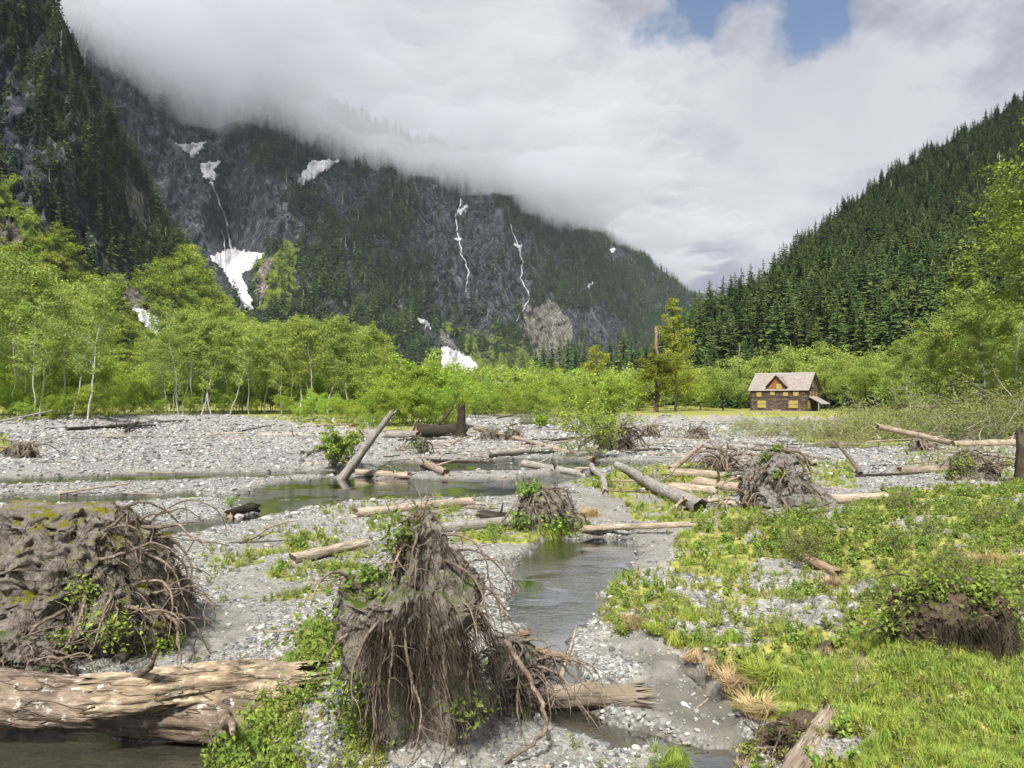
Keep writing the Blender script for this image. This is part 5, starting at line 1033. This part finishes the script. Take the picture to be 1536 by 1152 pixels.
# ---------------------------------------------------------------- brush near the water
near_b = [(880, 628, 690, 2.6, 'bright green willow bush beside the dark shaggy root ball', 'leaf_bush'), (505, 665, 702, 1., 'small bush at the foot of the slanting grey log', 'leaf_alder'), (808, 628, 642, 1.2, 'small far green bush on the gravel left of the bright willow', 'leaf_bush')]
for k, (a, t, b, w_, l, lm) in enumerate(near_b):
    g0 = G(a, b); h = (b - t) / FOC * g0.y; place(protot('willow_bush', tree(230 + k, h, .03, h * .72, 3000, .1 + g0.y * .0009, stems=5, limbs=36, tr=.01, upw=.9, flat_=.2, spread=.04), lm, 'root_pale'), g0, 1, k, l, 'bush')
def arch(seed, R0, n, nl, size, leaf):
    r = np.random.default_rng(seed); tm = MB(); cc = []
    for q in range(n):
        a = r.uniform(0, 6.28); L = R0 * r.uniform(.5, 1.3); base_ = np.array([r.normal() * R0 * .3, r.normal() * R0 * .2, 0]); p = hang(base_, [math.cos(a) * .9, math.sin(a) * .5, r.uniform(.5, 1.4)], L * 1.5, 12, r, .13, .25); p[:, 2] = np.maximum(p[:, 2], .03)
        tm.tube(p, np.linspace(.035, .01, 13) * r.uniform(.6, 1.7), 5)
        for c in range(5):
            b = r.integers(3, 12); w_ = hang(p[b], p[b] - p[b - 1] + r.normal(size=3) * L / 12, L * .5, 7, r, .05, .4); tm.tube(w_, np.linspace(.014, .005, 8), 3); cc += list(w_[2:])
    cc = np.array(cc); k = r.integers(0, len(cc), nl); V, F = quads(cc[k] + r.normal(size=(nl, 3)) * .16, size, r, .3); return tm, V, F
ARC = [protot('fallen_brush', arch(250 + s, 3.2, 26, 3800, .12, 0), 'leaf_alder', 'root_pale') for s in range(3)]
M['leaf_dull'] = leafmat('dull_willow_leaf', (.16, .2, .05), (.33, .36, .12), .35, .2, .02)
for p_ in ARC: p_['crown'].materials[0] = M['leaf_dull']
for k, (a, b, s) in enumerate([(1235, 655, .9), (1275, 660, 1.1), (1310, 652, 1.2), (1350, 660, 1.2), (1385, 655, 1.4), (1420, 662, 1.2), (1450, 650, 1.5), (1490, 660, 1.4), (1530, 655, 1.5), (1340, 645, 1.5), (1290, 648, 1.3), (1400, 645, 1.7), (1470, 640, 1.9), (1520, 640, 2.), (1190, 648, .9), (1150, 655, .8), (1560, 650, 1.6), (1260, 672, .6), (850, 632, .9), (790, 634, .7), (905, 634, .7), (940, 640, .6), (1120, 645, .7)]):
    g0 = G(a, b); place(ARC[k % 3], g0, s * .9, k * 1.3, 'collapsed willow brush with arching bleached twigs on the far gravel', 'brush', 'collapsed brush on the far gravel')

# ---------------------------------------------------------------- stones, grass, weeds
import bmesh
def rockmesh(seed, sub=2):
    bm = bmesh.new(); bmesh.ops.create_icosphere(bm, subdivisions=sub, radius=.5); v = np.array([x.co[:] for x in bm.verts]); f = np.array([[x.index for x in q.verts] for q in bm.faces]); bm.free(); r = np.random.default_rng(seed)
    for q in range(9):                                    # knock flat facets off
        n_ = r.normal(size=3); n_ /= np.linalg.norm(n_); c = r.uniform(.33, .46); dd = v @ n_ - c; v = v - np.maximum(dd, 0)[:, None] * n_ * .9
    v = v * np.array([1.25, r.uniform(.75, 1.05), r.uniform(.4, .7)]); v = v + fbm(v * 3 + seed, 2)[:, None] * .05 * v; return v, f
stone_kit = kit('stone', [mesh('stone', *rockmesh(300 + s, 1 if s < 3 else 2), [M['stone']], True) for s in range(8)])
n = 420000; q = np.random.default_rng(77); dd = np.exp(q.uniform(math.log(5.5), math.log(140), n)); x = q.uniform(-.9, .9, n) * dd; z = H(x, dd); gg, ss, ww, _, _ = zones(x, dd, z)
pt = .75 + .5 * fbm2(x, dd, .5, 3, 60.); keep = q.uniform(size=n) < np.clip((1 - gg * 1.15) * (1 - ss * .82) * (z > WATERZ + .01) * pt, .01, 1) * .6; x, dd, z = x[keep], dd[keep], z[keep]; n = len(x)
s = np.maximum(.034, .0018 * dd) * np.exp(q.normal(size=n) * .6); s = np.clip(s, .018, .05 + .0055 * dd) * np.where(q.uniform(size=n) < .02, 1.5, 1)
scatter('river_stones', stone_kit, 8, np.stack([x, dd, z + s * .1], -1), s, np.stack([q.normal(size=n) * .25, q.normal(size=n) * .25, q.uniform(0, 6.28, n)], -1), 'grey and white river stones covering the gravel bars')
RK = [rockmesh(400 + s, 3) for s in range(5)]; RKM = [mesh('river_rock', v * 1., f, [M['slate']], False) for v, f in RK]
for k, (a, b, s, l) in enumerate([(356, 776, .32, 'white boulder at the water edge behind the left root ball'), (330, 786, .2, 'flat white stone left of the charred log end'), (442, 772, .25, 'pale rounded stone right of the charred log end'), (466, 762, .22, 'grey-white stone near the reddish plant by the stream'), (1192, 954, .12, 'smooth white stone lying alone in the wet turf'), (1168, 948, .1, 'tan flat stone just left of the smooth white one'),
    (268, 668, .9, 'large pale boulder out on the far left gravel'), (1186, 872, .1, 'small white stone above the wet turf'), (1060, 975, .1, 'brownish stone on the turf lip above the silt'), (398, 780, .3, 'broad pale stone on the near bank of the stream'), (350, 735, .28, 'flat grey stone standing in the stream shallows'), (905, 970, .1, 'white stone on the silt beside the rivulet'), (560, 752, .3, 'light stone at the end of the long weathered log'), (430, 800, .2, 'grey stone among the sparse weeds'), (884, 880, .12, 'dark stone on the right rim of the middle pool')]):
    g0 = G(a, b); o = link('river_rock', RKM[k % 5], None, (g0.x, g0.y, g0.z + s * .12)); o.scale = (s * 1.2, s, s); o.rotation_euler = (.1, .1, k * 1.7); tag(o, l, 'rock', 'larger river rocks')
def blade_mesh(seed, n, h, spread, curl, w, mats):
    r = np.random.default_rng(seed); V = []; F = []
    for k in range(n):
        a = r.uniform(0, 6.28); b = r.uniform(0, 1) ** .5 * spread; p = np.array([math.cos(a * 1.7) * b, math.sin(a * 1.7) * b, -.02]); hh = h * r.uniform(.45, 1.1); c = curl * r.uniform(.2, 1.3); dr = np.array([math.cos(a), math.sin(a), 0]); sd_ = np.array([-dr[1], dr[0], 0]) * w * r.uniform(.6, 1.3)
        m1 = p + dr * c * .25 * hh + [0, 0, hh * .55]; m2 = p + dr * c * .95 * hh + [0, 0, hh * (1 - .35 * c)]; e = len(V); V += [p - sd_, p + sd_, m1 + sd_ * .85, m1 - sd_ * .85, m2]; F.append((e, e + 1, e + 2, e + 3)); 
        V += [m1 - sd_ * .85, m1 + sd_ * .85, m2, m2 - sd_ * .2]; F.append((e + 5, e + 6, e + 7, e + 8))
    return mesh('tuft', V, F, mats)
grass_kit = kit('grass_tuft', [blade_mesh(500 + s, 34, 1., .42, .55 + .1 * s, .022, [M['grass']]) for s in range(4)])
dry_kit = kit('dry_tuft', [blade_mesh(520 + s, 26, 1., .4, .9, .02, [M['dry']]) for s in range(2)])
def weed_mesh(seed, mat, stems=7, leaf=.2, nl=9):
    r = np.random.default_rng(seed); tm = MB(); cc = []; 
    for k in range(stems):
        a = r.uniform(0, 6.28); p = crook(np.array([r.normal() * .12, r.normal() * .12, -.03]), np.array([math.cos(a) * .38 * r.uniform(.3, 1.2), math.sin(a) * .38 * r.uniform(.3, 1.2), r.uniform(.45, 1.05)]), 5, .2, r); tm.tube(p, .012, 3)
        for q_ in range(nl): f = r.uniform(.25, 1); cc.append(np.array([np.interp(f, np.linspace(0, 1, 5), p[:, z]) for z in range(3)]) + r.normal(size=3) * .09)
    V, F = quads(np.array(cc), leaf, r, -.8 if False else .1, 1.3)
    return joined(tm, V, F, mat, 'root')
weed_kit = kit('leafy_weed', [weed_mesh(540 + s, 'weed', 8, .2, 10) for s in range(4)])
pale_kit = kit('pale_weed', [weed_mesh(560 + s, 'weed_pale', 6, .14, 9) for s in range(3)])
def veg(name, kit_, nv, n, seed, f, smin, smax, dmin, dmax, label, sfac=.0, tilt=.12):
    q = np.random.default_rng(seed); dd = np.exp(q.uniform(math.log(dmin), math.log(dmax), n)); x = q.uniform(-.85, .85, n) * dd; z = H(x, dd); gg, ss, ww, px, py = zones(x, dd, z)
    pr = f(gg, ss, ww, px, py, x, dd); k = (q.uniform(size=n) < pr) & (z > WATERZ - .02); x, dd, z, pr = x[k], dd[k], z[k], pr[k]; s = q.uniform(smin, smax, len(x)) * (1 + sfac * dd) * (.75 + .5 * np.clip(fbm2(x, dd, .8, 2, 5.) + .5, 0, 1))
    scatter(name, kit_, nv, np.stack([x, dd, z - .01], -1), s, spin(len(x), tilt, q), label)
nb = lambda x, d_, s, sd_: fbm2(x, d_, s, 3, sd_)
lawn = [(1000, 1080), (1230, 1000), (1536, 960), (1900, 940), (2000, 1800), (1250, 1600), (1300, 1100)]
leafy = [(1050, 790), (1250, 775), (1340, 740), (1536, 725), (1800, 720), (1800, 810), (1400, 830), (1350, 860), (1200, 850), (1120, 830)]
dryz = [(1180, 870), (1250, 790), (1340, 812), (1420, 790), (1560, 800), (1600, 880), (1500, 880), (1390, 860), (1330, 900), (1240, 900)]
rim = [(1020, 940), (1200, 980), (1330, 1000), (1240, 1060), (1100, 1040)]
def I(p, px, py, s=12.): return sstep(-s, s, sdist(p, px, py))
far_t = lambda d_: np.clip(1 - sstep(90, 130, d_) * .7, 0, 1)
veg('grass', grass_kit, 4, 150000, 81, lambda g_, s, w, px, py, x, d_: np.clip(g_ ** 1.5 * (.16 + .45 * sstep(-.2, .4, nb(x, d_, .7, 71.)) + .65 * I(lawn, px, py) - .3 * I(leafy, px, py)), 0, 1) * .8, .09, .2, 5.5, 120, 'short bright green grass on the turf banks', .006)
veg('leafy_ground_cover', weed_kit, 4, 90000, 82, lambda g_, s, w, px, py, x, d_: np.clip((g_ > .3) * (.08 * g_ + .38 * I(leafy, px, py) + .22 * g_ * sstep(.15, .5, nb(x, d_, .6, 72.)) - .5 * I(lawn, px, py)), 0, 1) * .75, .12, .28, 6, 120, 'low leafy green plants spreading over the banks', .006)
veg('sparse_weeds', pale_kit, 3, 70000, 83, lambda g_, s, w, px, py, x, d_: np.clip((g_ > .12) * .35 * (1 - .6 * g_) + .006 * (1 - s), 0, 1) * (1 - w), .09, .2, 6, 110, 'sparse pale green weeds between the stones', .006)
veg('dry_grass', dry_kit, 2, 60000, 84, lambda g_, s, w, px, py, x, d_: np.clip(g_ * (.06 + .5 * sstep(.25, .5, nb(x, d_, .5, 73.)) - .35 * I(lawn, px, py) + .9 * I(dryz, px, py, 20)), 0, 1) * .45, .07, .16, 6, 80, 'dry straw-coloured grass mixed into the turf', .006, .3)
LS = [protot('low_shrub', tree(700 + s, 1., .05, .62, 900, .055, stems=6, limbs=30, tr=.012, upw=.7, flat_=.2, spread=.05), ('weed', 'leaf_olive', 'weed')[s], 'root') for s in range(3)]
q = np.random.default_rng(91)
for k in range(20):
    a, b = (q.uniform(1080, 1536), q.uniform(745, 850)) if k < 15 else (q.uniform(1300, 1530), q.uniform(860, 930)); g0 = G(a, b)
    if b > 735 + max(0, 1340 - a) * .12: place(LS[k % 3], g0, q.uniform(.3, .55), k, 'knee-high leafy shrub growing out of the green bank behind the hollow mound', 'shrub', 'low shrubs on the green bank')
# countable tussocks and leafy plants close by
TUS = [(mesh_, nm) for mesh_, nm in ((blade_mesh(600, 420, 1., .55, 1.1, .012, [M['dry']]), 'dry'), (blade_mesh(601, 420, 1., .5, .9, .014, [M['grass']]), 'green'))]
for k, (a, b, s, m_, l) in enumerate([(1112, 1035, .42, 0, 'big pale straw tussock hanging over the rivulet bank'), (1150, 1020, .4, 1, 'green tussock just right of the big straw tussock'), (1042, 990, .28, 0, 'small straw tussock on the lip above the brown puddle'), (1015, 968, .3, 1, 'low green tussock above the small straw tussock'), (826, 808, .75, 1, 'lush green tussock at the head of the middle pool'), (862, 790, .6, 0, 'bleached drooping grass clump beside the lush tussock'), (885, 775, .5, 0, 'smaller bleached grass clump behind the drooping one'), (1010, 1152, .3, 1, 'green tussock at the bottom edge by the rivulet'), (945, 940, .3, 0, 'straw tussock on the left tip of the turf bank'), (1078, 1012, .3, 0, 'straw tussock between the small and the big straw ones'), (1140, 1072, .34, 0, 'brown straw tussock just below the big straw tussock'), (985, 950, .24, 1, 'little green tussock on the silt rim of the bank'), (1300, 1010, .26, 0, 'small straw tussock in the lawn below the hollow mound'), (1100, 960, .26, 1, 'green tussock in the wet turf above the big straw tussock'), (1250, 880, .3, 0, 'straw tussock in the turf below the orange log'), (1480, 850, .5, 0, 'wide straw patch of grass behind the hollow mound')]):
    g0 = G(a, b); o = link('grass_tussock', TUS[m_][0], None, g0); o.scale = (s * 1.1, s * 1.1, s * .8); o.rotation_euler = (0, 0, k * 1.3); tag(o, l, 'grass tussock', 'grass tussocks on the banks')
def leafy_plant(seed, nl=340, size=.075):
    r = np.random.default_rng(seed); tm = MB(); cc = []
    for k in range(16):
        a = r.uniform(0, 6.28); p = crook(np.zeros(3), np.array([math.cos(a) * .42, math.sin(a) * .42, 0]) * r.uniform(.2, 1.1) + [0, 0, r.uniform(.3, .62)], 7, .2, r); tm.tube(p, np.linspace(.007, .003, 7), 4)
        cc += [p[q] for q in (2, 3, 4, 5, 6, 6)]
    cc = np.array(cc); V, F = quads(cc[r.integers(0, len(cc), nl)] + r.normal(size=(nl, 3)) * .07, size, r, -.6, 1.2); return tm, V, F
LP = [protot('leafy_plant', leafy_plant(620 + s), 'weed', 'root') for s in range(3)]
for k, (a, b, s) in enumerate([(345, 1140, .9), (385, 1110, 1.), (372, 1150, .9), (410, 1080, .9), (420, 1040, .8), (430, 1120, .8), (450, 1060, .7), (395, 1175, 1.), (440, 1160, .8), (470, 1010, .6), (330, 1165, .8), (355, 1105, .6)]):
    place(LP[k % 3], G(a, b), s * .62, k * 1.1, 'bright green leafy plant on the bank at the right end of the barked log', 'plant', 'leafy plants on the bank beside the root mound')
for k, (a, b, s, l) in enumerate([(205, 945, .7, 'leafy plant against the foot of the broad left root ball'), (262, 975, .4, 'small bright plant on the silt right of the left root ball'), (930, 955, .5, 'small leafy plant on the rim between the two pools'), (690, 1095, .5, 'leafy plant under the right side of the root mound'), (345, 760, .6, 'reddish green plant at the stream edge')]):
    place(LP[k % 3], G(a, b), s, k * 2., l, 'plant')
HAZE, CLOUD, SKYV, SUNV, EXPO = .00004, .007, .49, 4.3, .88
# ---------------------------------------------------------------- air, cloud, sky, light, camera
def volmat(name, col, dens, aniso=0.):
    m = bpy.data.materials.new(name); m.use_nodes = True; nt = m.node_tree; nt.nodes.clear(); g = N(nt)
    v = g.n('ShaderNodeVolumePrincipled'); v.inputs['Color'].default_value = (*col, 1); v.inputs['Density'].default_value = dens; v.inputs['Anisotropy'].default_value = aniso
    o = g.n('ShaderNodeOutputMaterial'); g.put(o.inputs['Volume'], v.outputs[0]); return m
if HAZE:
    mb = MB(); mb.box(-3200, 3200, -70, 7600, -21.5, 800); o = mb.build('haze', volmat('valley_air', (.62, .74, .95), HAZE)); tag(o, 'faint blue valley air that fades the far ridges', None, None, 'stuff')
if CLOUD:
    nx, ny = 240, 190; X, Y = np.meshgrid(np.linspace(-3600, 1300, nx), np.linspace(700, 4300, ny), indexing='ij')
    edge = sdist([(-3500, 700), (-500, 800), (50, 1100), (350, 1650), (640, 2250), (900, 2900), (1000, 3600), (700, 4250), (-3500, 4250)], X, Y) + fbm2(X, Y, 1 / 520., 2, 2.) * 300
    th = 210 * sstep(-60, 900, edge)
    zb = 552 + 20 * fbm2(X, Y, 1 / 300., 3, 8.) + 22 * fbm2(X, Y, 1 / 110., 4, 3.) + 60 * (1 - sstep(0, 500, edge)); zt = zb + th * (1 + .12 * fbm2(X, Y, 1 / 400., 3, 11.)) + .5
    n = nx * ny; V = np.concatenate([np.stack([X, Y, zb], -1).reshape(-1, 3), np.stack([X, Y, zt], -1).reshape(-1, 3)])
    i, j = np.meshgrid(np.arange(nx - 1), np.arange(ny - 1), indexing='ij'); ok = (th[:-1, :-1] > 3) & (th[1:, :-1] > 3) & (th[:-1, 1:] > 3) & (th[1:, 1:] > 3); i, j = i[ok], j[ok]
    F = np.stack([i * ny + j, i * ny + j + 1, (i + 1) * ny + j + 1, (i + 1) * ny + j], -1)
    ed = {}
    for f in F.tolist():
        for a, b in zip(f, f[1:] + f[:1]): ed[(a, b)] = 1
    S_ = np.array([(b, a, a + n, b + n) for a, b in ed if (b, a) not in ed])
    Fa = np.concatenate([F, F[:, ::-1] + n, S_]); used, inv = np.unique(Fa, return_inverse=True)
    o = link('low_cloud', mesh('low_cloud', V[used], inv.reshape(-1, 4), [volmat('cloud_vapour', (.77, .79, .87), CLOUD)]))
    tag(o, 'low grey cloud hiding the summits of the left mountains', None, None, 'stuff')
w = bpy.data.worlds.new('World'); sc.world = w; w.use_nodes = True; nt = w.node_tree; nt.nodes.clear(); g = N(nt)
SUN_EL, SUN_AZ = math.radians(50), math.radians(192)          # azimuth clockwise from the view direction (+Y)
sky = g.n('ShaderNodeTexSky', sky_type='NISHITA'); sky.sun_disc = False; sky.sun_elevation = SUN_EL; sky.sun_rotation = SUN_AZ
b1 = g.n('ShaderNodeBackground'); g.put(b1.inputs[0], sky.outputs[0]); b1.inputs[1].default_value = .075
tc = g.n('ShaderNodeTexCoord').outputs['Generated']
def dirnode(px, py):
    a, b = ray(px, py); v = Vector((float(a), 1, float(b))).normalized(); return v
def lobe(px, py, rad, soft=1.):
    vd = g.n('ShaderNodeVectorMath', operation='DISTANCE'); g.put(vd.inputs[0], warp); vd.inputs[1].default_value = dirnode(px, py)
    return g.mrange(vd.outputs['Value'], rad * (1 - soft * .5), rad * (1 + soft * .5), 1, 0)
nz = g.noise(tc, 3.2, 6, .62, out=1); sub = g.n('ShaderNodeVectorMath', operation='MULTIPLY_ADD'); g.put(sub.inputs[0], nz); sub.inputs[1].default_value = (.4, .4, .4)
ofs = g.n('ShaderNodeVectorMath', operation='SUBTRACT'); g.put(ofs.inputs[0], tc); ofs.inputs[1].default_value = (.2, .2, .2); g.put(sub.inputs[2], ofs.outputs[0]); warp = sub.outputs[0]
n1 = g.noise(g.scalev(tc, (1, 1, 1.7)), 5.2, 10, .6); n2 = g.noise(g.scalev(tc, (1, 1, 1.4)), 1.9, 5, .5)
cl_ = g.ramp(g.math('ADD', g.math('MULTIPLY', n1, .6), g.math('MULTIPLY', n2, .4)), [(.41, (.27, .285, .37)), (.475, (.46, .48, .57)), (.52, (.7, .72, .79)), (.57, (1., 1.01, 1.03))])
G1, G2, W1 = (.36, .38, .47), (.46, .48, .57), (.98, .99, 1.01)
for px, py, rad, c, k in ((430, 60, .42, G2, .75), (620, 250, .3, G2, .9), (1440, 60, .26, G2, .95), (1180, 200, .11, G1, .6), (1000, 400, .1, G2, .5), (800, 240, .09, G1, .5), (1110, 60, .1, G1, .4),
                          (830, 100, .13, W1, .6), (870, 190, .09, W1, .75), (990, 290, .16, W1, .7), (1260, 300, .12, W1, .85), (1030, 160, .12, W1, .55), (1330, 60, .06, W1, .4)):
    cl_ = g.mix(g.math('MULTIPLY', lobe(px, py, rad, 1.2), k * (.78 if c[0] < .6 else .5)), cl_, g.mix(.35, c, cl_))
warpn = g.n("ShaderNodeVectorMath", operation="MULTIPLY_ADD"); g.put(warpn.inputs[0], nz); warpn.inputs[1].default_value = (.1, .1, .1); of2 = g.n("ShaderNodeVectorMath", operation="SUBTRACT"); g.put(of2.inputs[0], tc); of2.inputs[1].default_value = (.05, .05, .05); g.put(warpn.inputs[2], of2.outputs[0]); warp = warpn.outputs[0]
hn = g.noise(tc, 9, 5, .6)
hole = g.math('MAXIMUM', lobe(1035, 12, .06, 1.9), g.math('MAXIMUM', lobe(1212, 2, .052, 1.9), g.math('MULTIPLY', lobe(1120, -80, .08, .9), .8)))
hole = g.mrange(g.math('ADD', hole, g.math('MULTIPLY_ADD', hn, 2.2, -1.1)), .6, .92)
hz = g.n('ShaderNodeSeparateXYZ'); g.put(hz.inputs[0], tc)
b2 = g.n('ShaderNodeBackground'); g.put(b2.inputs[0], cl_); b2.inputs[1].default_value = SKYV
mx = g.n('ShaderNodeMixShader'); g.put(mx.inputs[0], g.math('MULTIPLY', hole, .95)); g.put(mx.inputs[1], b2.outputs[0]); g.put(mx.inputs[2], b1.outputs[0])
o = g.n('ShaderNodeOutputWorld'); g.put(o.inputs[0], mx.outputs[0])
su = bpy.data.lights.new('sun', 'SUN'); su.energy = SUNV; su.angle = math.radians(7); su.color = (1, .955, .88); so = bpy.data.objects.new('sun', su); C.objects.link(so)
sd = Vector((math.sin(SUN_AZ) * math.cos(SUN_EL), math.cos(SUN_AZ) * math.cos(SUN_EL), math.sin(SUN_EL))); so.rotation_euler = sd.to_track_quat('Z', 'Y').to_euler(); so.location = (30, -20, 60)
cam = bpy.data.cameras.new('camera'); cam.sensor_width = 36; cam.lens = FOC / 1536 * 36; cam.clip_end = 20000; cam.clip_start = .1
co = bpy.data.objects.new('camera', cam); C.objects.link(co); co.location = (0, 0, CAMZ); co.rotation_euler = (math.pi / 2 + PITCH, 0, 0); sc.camera = co
sc.view_settings.view_transform = 'Standard'; sc.view_settings.look = 'None'; sc.view_settings.exposure = EXPO; sc.view_settings.gamma = 1
cy = sc.cycles; sc.render.engine = 'CYCLES'; cy.max_bounces = 6; cy.diffuse_bounces = 2; cy.glossy_bounces = 2; cy.transmission_bounces = 3; cy.transparent_max_bounces = 8; cy.volume_bounces = 2
cy.use_denoising = True; cy.use_adaptive_sampling = True; cy.adaptive_threshold = .02; cy.sample_clamp_indirect = 6; cy.caustics_reflective = False; cy.caustics_refractive = False
